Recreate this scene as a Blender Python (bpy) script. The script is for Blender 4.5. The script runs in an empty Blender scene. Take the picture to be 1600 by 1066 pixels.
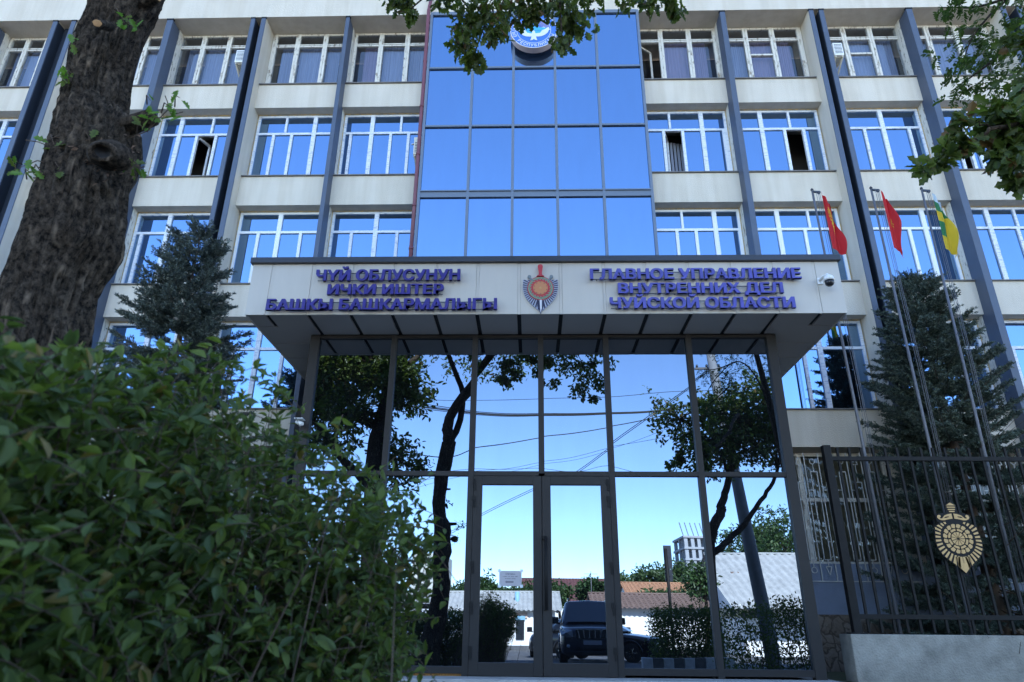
import bpy, bmesh, math, random
import numpy as np
from mathutils import Vector, Matrix, noise as mnoise

R_ = math.radians
scene = bpy.context.scene
col = scene.collection

# ------------------------------------------------------------------ camera
F_PX = 1067.0
CAM = np.array([0.0, 0.0, 0.76])
YAW, PITCH, ROLL = R_(-1.69), R_(22.67), R_(0.536)
_f = np.array([math.sin(YAW)*math.cos(PITCH), math.cos(YAW)*math.cos(PITCH), math.sin(PITCH)])
_r0 = np.array([math.cos(YAW), -math.sin(YAW), 0.0])
_u0 = np.cross(_r0, _f)
_r = _r0*math.cos(ROLL) + _u0*math.sin(ROLL)
_u = _u0*math.cos(ROLL) - _r0*math.sin(ROLL)
cd = bpy.data.cameras.new('camera')
cd.sensor_width = 36.0
cd.lens = F_PX/1600*36.0
cd.clip_start = 0.05
cd.clip_end = 2000
cd.dof.use_dof = True
cd.dof.focus_distance = 10.5
cd.dof.aperture_fstop = 4.0
cam = bpy.data.objects.new('camera', cd)
cam.matrix_world = Matrix(((_r[0], _u[0], -_f[0], CAM[0]), (_r[1], _u[1], -_f[1], CAM[1]), (_r[2], _u[2], -_f[2], CAM[2]), (0, 0, 0, 1)))
col.objects.link(cam)
scene.camera = cam

# ------------------------------------------------------------------ light
SUN_EL, SUN_AZ = R_(41), R_(14)          # behind the building, a little to the right
world = bpy.data.worlds.new("World")
scene.world = world
world.use_nodes = True
wn = world.node_tree.nodes
wl = world.node_tree.links
sky = wn.new('ShaderNodeTexSky')
sky.sky_type = 'NISHITA'
sky.sun_disc = False
sky.sun_elevation = SUN_EL
sky.sun_rotation = SUN_AZ
sky.altitude = 2500
sky.air_density = 1.0
sky.dust_density = 0.0
sky.ozone_density = 2.0
bg = wn['Background']
wl.new(sky.outputs[0], bg.inputs[0])
bg.inputs[1].default_value = 0.15
sd = bpy.data.lights.new('sun', 'SUN')
sd.energy = 5.0
sd.angle = R_(0.5)
sd.color = (1.0, 0.94, 0.86)
sun = bpy.data.objects.new('sun', sd)
sdir = Vector((math.sin(SUN_AZ)*math.cos(SUN_EL), math.cos(SUN_AZ)*math.cos(SUN_EL), math.sin(SUN_EL)))
sun.rotation_euler = (-sdir).to_track_quat('-Z', 'Y').to_euler()
sun.location = (10, 30, 40)
col.objects.link(sun)
scene.view_settings.view_transform = 'Standard'
scene.view_settings.look = 'None'
scene.view_settings.exposure = 2.40
scene.view_settings.gamma = 1.0
scene.cycles.max_bounces = 8
scene.cycles.transparent_max_bounces = 8

# ------------------------------------------------------------------ helpers
GLASS_Y = 10.5            # entrance glass plane


def at(px, py, Y):
    """the point of the plane y=Y behind a pixel of the surveyed photograph (1600 wide)"""
    d = _r*(px-800)/F_PX - _u*(py-533)/F_PX + _f
    p = CAM + d*(Y/d[1])
    return Vector(p)


def via(px, py, L):
    """a point of the street behind the photographer, surveyed through the entrance glass"""
    p = at(px, py, L)
    return Vector((p.x, 2*GLASS_Y-p.y, p.z))


def tag(o, label=None, cat=None, group=None, kind=None):
    if label: o['label'] = label
    if cat: o['category'] = cat
    if group: o['group'] = group
    if kind: o['kind'] = kind
    return o


def adopt(child, parent):
    child.parent = parent
    if parent is not None:
        m = Matrix.Translation(parent.location) @ parent.rotation_euler.to_matrix().to_4x4()
        if parent.parent is None:
            child.matrix_parent_inverse = m.inverted()
    return child


def empty(name, loc):
    o = bpy.data.objects.new(name, None)
    o.empty_display_size = .2
    o.location = loc
    col.objects.link(o)
    return o


class MB:
    """collects shapes and links them as one mesh object"""
    def __init__(s):
        s.v = []; s.f = []; s.m = []; s.sm = []

    def add(s, vs, fs, m=0, smooth=False):
        b = len(s.v)
        s.v += [tuple(x) for x in vs]
        for f in fs:
            s.f.append([b+i for i in f]); s.m.append(m); s.sm.append(smooth)

    def box(s, x0, x1, y0, y1, z0, z1, m=0):
        s.add([(x0, y0, z0), (x1, y0, z0), (x1, y1, z0), (x0, y1, z0), (x0, y0, z1), (x1, y0, z1), (x1, y1, z1), (x0, y1, z1)],
              [(0, 3, 2, 1), (4, 5, 6, 7), (0, 1, 5, 4), (1, 2, 6, 5), (2, 3, 7, 6), (3, 0, 4, 7)], m)

    def bar(s, a, b, w, h, m=0, up=(0, 0, 1)):
        a = Vector(a); b = Vector(b); d = (b-a).normalized()
        up = Vector(up)
        if abs(d.dot(up)) > .95: up = Vector((0, 1, 0))
        x = d.cross(up).normalized()*w/2; y = x.cross(d).normalized()*h/2
        s.add([a-x-y, a+x-y, a+x+y, a-x+y, b-x-y, b+x-y, b+x+y, b-x+y],
              [(0, 3, 2, 1), (4, 5, 6, 7), (0, 1, 5, 4), (1, 2, 6, 5), (2, 3, 7, 6), (3, 0, 4, 7)], m)

    def tube(s, pts, rad, n=8, m=0, caps=True):
        pts = [Vector(p) for p in pts]
        if not hasattr(rad, '__len__'): rad = [rad]*len(pts)
        vs = []; N = len(pts)
        t0 = (pts[1]-pts[0]).normalized()
        ref = Vector((0, 0, 1)) if abs(t0.z) < .9 else Vector((1, 0, 0))
        x = t0.cross(ref).normalized()
        for i, p in enumerate(pts):
            t = (pts[min(i+1, N-1)]-pts[max(i-1, 0)]).normalized()
            x = (x-t*x.dot(t)).normalized(); y = t.cross(x)
            for k in range(n):
                a = 2*math.pi*k/n
                vs.append(p+(x*math.cos(a)+y*math.sin(a))*rad[i])
        fs = [(i*n+k, i*n+(k+1) % n, (i+1)*n+(k+1) % n, (i+1)*n+k) for i in range(N-1) for k in range(n)]
        if caps:
            fs.append(tuple(range(n-1, -1, -1))); fs.append(tuple((N-1)*n+k for k in range(n)))
        s.add(vs, fs, m, True)

    def lathe(s, c, prof, n=16, m=0, axis='z'):
        """prof: list of (radius, height)"""
        vs = []
        for r, h in prof:
            for k in range(n):
                a = 2*math.pi*k/n
                p = (r*math.cos(a), r*math.sin(a), h)
                if axis == 'y': p = (p[0], p[2], p[1])
                if axis == 'x': p = (p[2], p[0], p[1])
                vs.append((c[0]+p[0], c[1]+p[1], c[2]+p[2]))
        N = len(prof)
        fs = [(i*n+k, i*n+(k+1) % n, (i+1)*n+(k+1) % n, (i+1)*n+k) for i in range(N-1) for k in range(n)]
        fs.append(tuple(range(n-1, -1, -1))); fs.append(tuple((N-1)*n+k for k in range(n)))
        s.add(vs, fs, m, True)

    def plate(s, pts, y, depth, m=0, o=(0, 0), sc=1.0):
        """an outline in x,z standing in the plane y, with thickness towards +y"""
        n = len(pts)
        P = [(o[0]+p[0]*sc, o[1]+p[1]*sc) for p in pts]
        vs = [(p[0], y, p[1]) for p in P]+[(p[0], y+depth, p[1]) for p in P]
        area = sum(P[i][0]*P[(i+1) % n][1]-P[(i+1) % n][0]*P[i][1] for i in range(n))
        fr = list(range(n)); bk = [n+i for i in range(n-1, -1, -1)]
        sd_ = [(i, i+n, (i+1) % n+n, (i+1) % n) for i in range(n)]
        if area < 0:
            fr = fr[::-1]; bk = bk[::-1]; sd_ = [f[::-1] for f in sd_]
        s.add(vs, [fr, bk]+sd_, m)

    def quad(s, a, b, c, d, m=0):
        s.add([a, b, c, d], [(0, 1, 2, 3)], m)

    def build(s, name, mats, parent=None, bevel=0):
        me = bpy.data.meshes.new(name)
        me.from_pydata(s.v, [], s.f)
        if not isinstance(mats, (list, tuple)): mats = [mats]
        for m in mats: me.materials.append(m)
        me.polygons.foreach_set('material_index', s.m)
        me.polygons.foreach_set('use_smooth', s.sm)
        me.update()
        o = bpy.data.objects.new(name, me)
        col.objects.link(o)
        if bevel:
            b = o.modifiers.new('bevel', 'BEVEL'); b.width = bevel; b.segments = 2; b.limit_method = 'ANGLE'
        if parent is not None: adopt(o, parent)
        return o


# ------------------------------------------------------------------ materials
def mat(name, base, rough=.6, metal=0.0, var=0.0, vscale=4.0, bump=0.0, bscale=60.0, spec=.5, stretch=(1, 1, 1), base2=None):
    m = bpy.data.materials.new(name); m.use_nodes = True
    nt = m.node_tree; n = nt.nodes; l = nt.links
    p = n['Principled BSDF']
    p.inputs['Base Color'].default_value = (*base, 1)
    p.inputs['Roughness'].default_value = rough
    p.inputs['Metallic'].default_value = metal
    p.inputs['Specular IOR Level'].default_value = spec
    tc = mp = None
    if var or bump:
        tc = n.new('ShaderNodeTexCoord'); mp = n.new('ShaderNodeMapping')
        mp.inputs['Scale'].default_value = stretch
        l.new(tc.outputs['Object'], mp.inputs[0])
    if var:
        nz = n.new('ShaderNodeTexNoise'); nz.inputs['Scale'].default_value = vscale
        nz.inputs['Detail'].default_value = 6; nz.inputs['Roughness'].default_value = .6
        l.new(mp.outputs[0], nz.inputs[0])
        rp = n.new('ShaderNodeValToRGB')
        b2 = base2 or tuple(c*(1-var) for c in base)
        rp.color_ramp.elements[0].position = .3; rp.color_ramp.elements[1].position = .7
        rp.color_ramp.elements[0].color = (*b2, 1)
        rp.color_ramp.elements[1].color = (*[min(1, c*(1+var*.4)) for c in base], 1) if not base2 else (*base, 1)
        l.new(nz.outputs[0], rp.inputs[0]); l.new(rp.outputs[0], p.inputs['Base Color'])
    if bump:
        nb = n.new('ShaderNodeTexNoise'); nb.inputs['Scale'].default_value = bscale; nb.inputs['Detail'].default_value = 5
        l.new(mp.outputs[0], nb.inputs[0])
        bp = n.new('ShaderNodeBump'); bp.inputs['Strength'].default_value = bump; bp.inputs['Distance'].default_value = .02
        l.new(nb.outputs[0], bp.inputs['Height']); l.new(bp.outputs[0], p.inputs['Normal'])
    return m


def mat_mirror(name, tint, wob=.0):
    m = bpy.data.materials.new(name); m.use_nodes = True
    nt = m.node_tree; n = nt.nodes; l = nt.links
    n.remove(n['Principled BSDF'])
    g = n.new('ShaderNodeBsdfGlossy'); g.inputs['Color'].default_value = (*tint, 1); g.inputs['Roughness'].default_value = .0
    d = n.new('ShaderNodeBsdfDiffuse'); d.inputs['Color'].default_value = (.012, .016, .03, 1)
    mx = n.new('ShaderNodeMixShader'); mx.inputs[0].default_value = .93
    l.new(d.outputs[0], mx.inputs[1]); l.new(g.outputs[0], mx.inputs[2]); l.new(mx.outputs[0], n['Material Output'].inputs[0])
    d.inputs['Color'].default_value = (.055, .06, .07, 1)                 # thin film of dust, uneven, with run marks
    td = n.new('ShaderNodeTexCoord'); md = n.new('ShaderNodeMapping'); md.inputs['Scale'].default_value = (3.0, 3.0, .6)
    nd = n.new('ShaderNodeTexNoise'); nd.inputs['Scale'].default_value = 1.6; nd.inputs['Detail'].default_value = 7; nd.inputs['Roughness'].default_value = .65
    rd = n.new('ShaderNodeMapRange'); rd.inputs[1].default_value = .35; rd.inputs[2].default_value = .75; rd.inputs[3].default_value = .98; rd.inputs[4].default_value = .93
    l.new(td.outputs['Object'], md.inputs[0]); l.new(md.outputs[0], nd.inputs[0]); l.new(nd.outputs[0], rd.inputs[0]); l.new(rd.outputs[0], mx.inputs[0])
    if wob:
        tc = n.new('ShaderNodeTexCoord')
        nz = n.new('ShaderNodeTexNoise'); nz.inputs['Scale'].default_value = .7; nz.inputs['Detail'].default_value = 1
        l.new(tc.outputs['Object'], nz.inputs[0])
        b = n.new('ShaderNodeBump'); b.inputs['Strength'].default_value = 1.0; b.inputs['Distance'].default_value = wob
        l.new(nz.outputs[0], b.inputs['Height']); l.new(b.outputs[0], g.inputs['Normal'])
    return m


def mat_clear(name, refl=.2, tint=(.75, .8, .85)):
    m = bpy.data.materials.new(name); m.use_nodes = True
    nt = m.node_tree; n = nt.nodes; l = nt.links
    n.remove(n['Principled BSDF'])
    g = n.new('ShaderNodeBsdfGlossy'); g.inputs['Color'].default_value = (.9, .95, 1, 1); g.inputs['Roughness'].default_value = .02
    t = n.new('ShaderNodeBsdfTransparent'); t.inputs[0].default_value = (*tint, 1)
    mx = n.new('ShaderNodeMixShader'); mx.inputs[0].default_value = refl
    l.new(t.outputs[0], mx.inputs[1]); l.new(g.outputs[0], mx.inputs[2]); l.new(mx.outputs[0], n['Material Output'].inputs[0])
    return m


def mat_stucco():
    m = mat('stucco', (.61, .545, .45), .9, var=.06, vscale=1.3, bump=.55, bscale=45, spec=.1)
    n = m.node_tree.nodes; l = m.node_tree.links
    p = n['Principled BSDF']; old = p.inputs['Base Color'].links[0].from_socket
    tc = n.new('ShaderNodeTexCoord'); mp = n.new('ShaderNodeMapping'); mp.inputs['Scale'].default_value = (5, 5, .35)
    l.new(tc.outputs['Object'], mp.inputs[0])
    nz = n.new('ShaderNodeTexNoise'); nz.inputs['Scale'].default_value = 1.0; nz.inputs['Detail'].default_value = 5
    l.new(mp.outputs[0], nz.inputs[0])
    rp = n.new('ShaderNodeValToRGB'); rp.color_ramp.elements[0].position = .35; rp.color_ramp.elements[1].position = .6
    rp.color_ramp.elements[0].color = (.91, .895, .87, 1); rp.color_ramp.elements[1].color = (1, 1, 1, 1)
    l.new(nz.outputs[0], rp.inputs[0])
    mm = n.new('ShaderNodeMixRGB'); mm.blend_type = 'MULTIPLY'; mm.inputs[0].default_value = 1
    l.new(old, mm.inputs[1]); l.new(rp.outputs[0], mm.inputs[2]); l.new(mm.outputs[0], p.inputs['Base Color'])
    return m


def mat_peeling(name, paint, wood, sc, thr=.5):
    m = mat(name, paint, .7, bump=.4, bscale=80)
    n = m.node_tree.nodes; l = m.node_tree.links; p = n['Principled BSDF']
    tc = n.new('ShaderNodeTexCoord'); mp = n.new('ShaderNodeMapping'); mp.inputs['Scale'].default_value = sc
    l.new(tc.outputs['Object'], mp.inputs[0])
    nz = n.new('ShaderNodeTexNoise'); nz.inputs['Scale'].default_value = 6; nz.inputs['Detail'].default_value = 6; nz.inputs['Roughness'].default_value = .7
    l.new(mp.outputs[0], nz.inputs[0])
    rp = n.new('ShaderNodeValToRGB'); rp.color_ramp.elements[0].position = thr-.1; rp.color_ramp.elements[1].position = thr
    rp.color_ramp.elements[0].color = (*wood, 1); rp.color_ramp.elements[1].color = (*paint, 1)
    l.new(nz.outputs[0], rp.inputs[0]); l.new(rp.outputs[0], p.inputs['Base Color'])
    return m


M = {}
M['stucco'] = mat_stucco()
M['fin'] = mat('blue_fin_paint', (.066, .085, .125), .5, var=.12, vscale=3)
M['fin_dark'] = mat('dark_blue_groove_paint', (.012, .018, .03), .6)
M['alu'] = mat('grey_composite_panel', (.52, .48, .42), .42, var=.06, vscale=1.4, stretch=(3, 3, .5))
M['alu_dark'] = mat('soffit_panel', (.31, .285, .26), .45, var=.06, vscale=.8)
M['frame'] = mat('anthracite_frame', (.022, .019, .0175), .55, var=.15, vscale=2, spec=.25)
M['tower_frame'] = mat('blue_grey_frame', (.12, .15, .20), .45)
M['cap'] = mat('dark_roof_edge', (.030, .034, .045), .38, var=.2, vscale=1)
M['black'] = mat('black_joint', (.006, .006, .007), .8)
M['mirror'] = mat_mirror('mirror_glass', (.20, .252, .318), .00045)
M['mirror_up'] = mat_mirror('blue_mirror_glass', (.225, .36, .55), .0004)
M['clear'] = mat_clear('old_clear_glass', .14, (.62, .66, .72))
M['pvc'] = mat_peeling('pvc_with_film', (.70, .72, .76), (.42, .47, .58), (1.0, 1.0, 6), .48)
M['pvc_white'] = mat('white_pvc', (.78, .78, .78), .35)
M['oldwood'] = mat_peeling('peeling_window_paint', (.66, .62, .54), (.22, .17, .12), (3, 3, .8), .46)
M['rust'] = mat_peeling('foam_and_rust_edge', (.52, .36, .14), (.30, .27, .22), (3, 3, 3), .55)
M['sill'] = mat('weathered_sill', (.16, .15, .14), .6, var=.3, vscale=5)
M['room'] = mat('unlit_room_colour', (.05, .045, .04), .9)
M['curtain'] = mat('grey_blue_curtain', (.34, .37, .46), .9, var=.25, vscale=3, stretch=(9, 1, .25))
M['curtain_mauve'] = mat('mauve_curtain', (.36, .28, .36), .9, var=.2, vscale=3, stretch=(9, 1, .25))
M['letter_dark'] = mat('violet_letter', (.030, .018, .20), .35, var=.25, vscale=14)
M['letter_pale'] = mat('faded_violet_letter', (.070, .068, .34), .4, var=.3, vscale=5)
M['steel'] = mat('brushed_steel', (.45, .45, .46), .35, .9)
M['galv'] = mat('galvanised_pipe', (.13, .13, .145), .55, .2, var=.2, vscale=8)
M['red_pipe'] = mat('dark_red_downpipe', (.16, .045, .060), .5, var=.2, vscale=6)
M['white_plastic'] = mat('white_plastic', (.72, .72, .70), .4, var=.08, vscale=6)
M['cream_plastic'] = mat('yellowed_plastic', (.62, .58, .48), .5, var=.2, vscale=6)
M['dark_plastic'] = mat('dark_plastic', (.015, .015, .018), .25)
M['iron'] = mat('black_iron', (.010, .009, .0085), .6, var=.3, vscale=9, spec=.2)
M['gold'] = mat('gold_plate', (.52, .31, .11), .5, .0, var=.12, vscale=9)
M['grille'] = mat('pale_grille_paint', (.50, .48, .44), .6, var=.25, vscale=12)
M['plinth_blue'] = mat('blue_grey_plaster', (.16, .19, .25), .85, var=.15, vscale=2.5, bump=.3, bscale=50)
M['concrete'] = mat('rough_concrete', (.31, .285, .24), .9, var=.4, vscale=3.2, bump=.8, bscale=38)
M['foam'] = mat('orange_foam', (.40, .19, .05), .9, var=.5, vscale=30, bump=1, bscale=60)
M['paper'] = mat('paper', (.40, .365, .375), .8, var=.06, vscale=6)
M['ink'] = mat('ink', (.05, .05, .06), .8)
M['ink_grey'] = mat('grey_ink', (.16, .15, .17), .8)


def pane_rects(mb, rects, y, m=0):
    for x0, x1, z0, z1 in rects:
        mb.quad((x0, y, z0), (x1, y, z0), (x1, y, z1), (x0, y, z1), m)
# ------------------------------------------------------------------ ground
def gz(y):
    ys = [-700, -25, 1, 10, 80]; zs = [-.62, -.62, -.26, .08, .08]
    return float(np.interp(y, ys, zs))


def ground_sheet(name, xs, ys, lift, m):
    mb = MB()
    vs = [(x, y, gz(y)+lift) for y in ys for x in xs]
    nx = len(xs)
    fs = [(j*nx+i, j*nx+i+1, (j+1)*nx+i+1, (j+1)*nx+i) for j in range(len(ys)-1) for i in range(nx-1)]
    mb.add(vs, fs)
    return tag(mb.build(name, m), kind='structure')


M['asphalt'] = mat('asphalt', (.085, .085, .09), .9, var=.35, vscale=1.1, bump=.5, bscale=90)
M['paving'] = mat('pale_paving', (.38, .36, .34), .9, var=.25, vscale=3, bump=.5, bscale=60)
M['soil'] = mat('dry_soil', (.10, .085, .05), .95, var=.5, vscale=5, bump=.8, bscale=30, base2=(.05, .07, .025))
ground_sheet('ground', [-700, -40, -12, 0, 12, 40, 700], [-700, -200, -60, -25, -12, -4, 1, 4, 7, 10, 14, 30, 80], 0, M['asphalt'])
ground_sheet('paving', [-4.6, -2, 0, 2, 4.35], [6.2, 8, 10, 13.1], .006, M['paving'])
ground_sheet('planting_bed', [4.36, 8, 14], [8.0, 9, 10, 13.15], .004, M['soil'])
ground_sheet('planting_bed', [-14, -8, -4.65], [8.0, 9, 10, 13.15], .004, M['soil'])
ground_sheet('planting_bed', [-6, -4, -2, -.55], [.6, 1, 2, 3, 5.2], .004, M['soil'])
ground_sheet('planting_bed', [3.0, 5, 9], [2.5, 4, 6.1], .004, M['soil'])

# ------------------------------------------------------------------ the office building
P_Y, S_Y, W_Y, T_Y = 12.9, 13.2, 13.5, 12.85
bld = tag(empty('office_building', (0, 13.2, .08)), 'four storey cream office block with blue fins, mirrored glass centre and entrance porch', 'building')
SILL = [4.775, 7.63, 10.48, 13.26]
HEAD = [6.86, 9.69, 12.54, 15.25]
XL, XR = -19.0, 19.0
mb = MB()
mb.box(XL, XR, P_Y, 14.6, 15.25, 16.7)                      # parapet
for side in ((XL, -2.45), (2.66, XR)):
    for z0, z1 in ((4.03, SILL[0]), (HEAD[0], SILL[1]), (HEAD[1], SILL[2]), (HEAD[2], SILL[3])):
        mb.box(side[0], side[1], S_Y, 14.4, z0, z1)
mb.build('wall', M['stucco'], bld)
mb = MB()                                                    # solid core; the gloom of unlit rooms is put into its dark colour
mb.box(XL, XR, 14.5, 24, .0, 15.2)
mb.build('core', M['room'], bld)
mb = MB()
for sx in ((XL, -3.6), (4.1, XR)):
    mb.box(sx[0], sx[1], S_Y+.05, 14.4, 1.0, 1.74)
mb.build('plinth_band', M['plinth_blue'], bld)


def stone_mat():
    m = mat('rubble_stone', (.22, .16, .11), .9, bump=.6, bscale=30)
    n = m.node_tree.nodes; l = m.node_tree.links; p = n['Principled BSDF']
    tc = n.new('ShaderNodeTexCoord')
    v = n.new('ShaderNodeTexVoronoi'); v.inputs['Scale'].default_value = 4.5
    nw = n.new('ShaderNodeTexNoise'); nw.inputs['Scale'].default_value = 2.5; nw.inputs['Detail'].default_value = 5
    l.new(tc.outputs['Object'], nw.inputs[0])
    ad = n.new('ShaderNodeMixRGB'); ad.blend_type = 'ADD'; ad.inputs[0].default_value = .55
    l.new(tc.outputs['Object'], ad.inputs[1]); l.new(nw.outputs['Color'], ad.inputs[2])
    l.new(ad.outputs[0], v.inputs[0])
    v2 = n.new('ShaderNodeTexVoronoi'); v2.feature = 'DISTANCE_TO_EDGE'; v2.inputs['Scale'].default_value = 4.5
    l.new(ad.outputs[0], v2.inputs[0])
    r1 = n.new('ShaderNodeValToRGB'); r1.color_ramp.elements[0].color = (.10, .07, .045, 1); r1.color_ramp.elements[1].color = (.19, .155, .125, 1)
    l.new(v.outputs['Color'], r1.inputs[0])
    r2 = n.new('ShaderNodeValToRGB'); r2.color_ramp.elements[0].position = .02; r2.color_ramp.elements[1].position = .09
    r2.color_ramp.elements[0].color = (.42, .40, .38, 1); r2.color_ramp.elements[1].color = (1, 1, 1, 1)
    l.new(v2.outputs[0], r2.inputs[0])
    mm = n.new('ShaderNodeMixRGB'); mm.blend_type = 'MULTIPLY'; mm.inputs[0].default_value = 1
    l.new(r1.outputs[0], mm.inputs[1]); l.new(r2.outputs[0], mm.inputs[2]); l.new(mm.outputs[0], p.inputs['Base Color'])
    b = n.new('ShaderNodeBump'); b.inputs['Strength'].default_value = 1; b.inputs['Distance'].default_value = .08
    l.new(v2.outputs[0], b.inputs['Height']); l.new(b.outputs[0], p.inputs['Normal'])
    return m


M['stone'] = stone_mat()
mb = MB()
for sx in ((XL, -3.6), (4.1, XR)):
    mb.box(sx[0], sx[1], S_Y-.02, 14.4, 0.02, 1.0)
mb.build('stone_base', M['stone'], bld)

# single fins and the pier pairs
FZ0, FZ1 = 1.74, 15.2


def fin(x0, x1):
    mb = MB()
    mb.box(x0, x1, P_Y, S_Y+.07, FZ0, FZ1)
    mb.box(x0-.012, x1+.012, P_Y-.01, P_Y+.06, FZ1, FZ1+.046, 1)
    mb.build('fin', [M['fin'], M['black']], bld, .006)
    mb = MB(); mb.box(x0-.004, x1+.004, S_Y+.072, W_Y+.08, FZ0, 15.245); mb.build('jamb', M['oldwood'], bld)


for x0, x1 in ((-4.735, -4.635), (4.815, 4.945), (-9.41, -9.25), (9.47, 9.62), (-14.1, -13.96), (14.1, 14.24)):
    fin(x0, x1)


def pier_pair(x0, x1, x2, x3):
    mb = MB()
    mb.box(x0+.006, x1-.004, P_Y+.02, W_Y+.1, FZ0, 15.245)
    mb.box(x2+.004, x3-.006, P_Y+.02, W_Y+.1, FZ0, 15.245)
    mb.build('pier', M['stucco'], bld)
    mb = MB()
    for a, b, i in ((x0, x1, x1), (x2, x3, x2)):
        mb.box(a, b, P_Y-.005, P_Y+.0185, FZ0, FZ1)
        mb.box(a-.01, b+.01, P_Y-.012, P_Y+.03, FZ1, FZ1+.045, 2)
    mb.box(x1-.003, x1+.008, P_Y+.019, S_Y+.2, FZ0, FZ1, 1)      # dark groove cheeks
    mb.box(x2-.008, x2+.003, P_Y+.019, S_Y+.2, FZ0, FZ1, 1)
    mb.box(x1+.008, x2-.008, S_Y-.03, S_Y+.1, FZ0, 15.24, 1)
    mb.build('fin', [M['fin'], M['fin_dark'], M['black']], bld)


pier_pair(-7.20, -7.095, -6.93, -6.815)
pier_pair(7.045, 7.16, 7.30, 7.415)
pier_pair(-12.42, -12.30, -11.93, -11.81)
pier_pair(11.80, 11.92, 12.2, 12.32)
pier_pair(-16.6, -16.48, -16.2, -16.1)
pier_pair(16.5, 16.6, 16.8, 16.9)

# ---- windows
rng = random.Random(7)
BAYS = {'L1': (-4.63, -2.46), 'L2': (-6.81, -4.74), 'L3': (-9.25, -7.205), 'L4': (-11.8, -9.41), 'L5': (-13.96, -12.425), 'L6': (-16.1, -14.1),
        'R1': (2.70, 4.81), 'R2': (4.95, 7.04), 'R3': (7.42, 9.465), 'R4': (9.625, 11.79), 'R5': (12.325, 14.1), 'R6': (14.24, 16.5)}
#            main mullions, upper mullions, lower mullions, open sash (pair of lower mullions), as pixels on the transom line
SPEC = {
    ('L1', 2): (209.5, [581], [536, 626], [549, 611, 639], None), ('L2', 2): (209.5, [491], [446], [429, 457], None),
    ('L3', 2): (212, [281], [330], [245, 309, 339], (309, 339)), ('R1', 2): (205, [1097], [1047, 1141], [1036, 1066, 1130], (1036, 1066)),
    ('R2', 2): (205, [1190], [1235], [1225, 1255], (1225, 1255)), ('R3', 2): (205, [1380], [], [1350, 1420], None),
    ('R4', 2): (205, [1520], [], [1490, 1507, 1552], (1490, 1507)),
    ('L1', 1): (363, [587], [], [550, 621], None), ('L2', 1): (363, [436], [], [405, 471], None), ('L3', 1): (368, [261], [], [222], None),
    ('R1', 1): (361, [1118], [1067, 1166], [1057, 1087, 1155], None), ('R2', 1): (361, [1217], [1266], [1257], None),
    ('R3', 1): (361, [1446], [1392, 1495], [1420, 1494], None), ('R4', 1): (361, [1548], [1592], [1590], None),
    ('R2', 0): (544, [1280], [], [1254], None),
}
TOPSPEC = {'L1': (71, [596, 637], 556), 'L2': (71, [466, 509], 431), 'L3': (73, [319, 359], 277), 'R1': (66, [1032, 1076, 1116], None),
           'R2': (66, [1165, 1207, 1249], None), 'R3': (65, [1319, 1361, 1407], None), 'R4': (64, [1450, 1496, 1540], None)}
TRANS = [6.22, 9.13, 11.96, 14.84]


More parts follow.
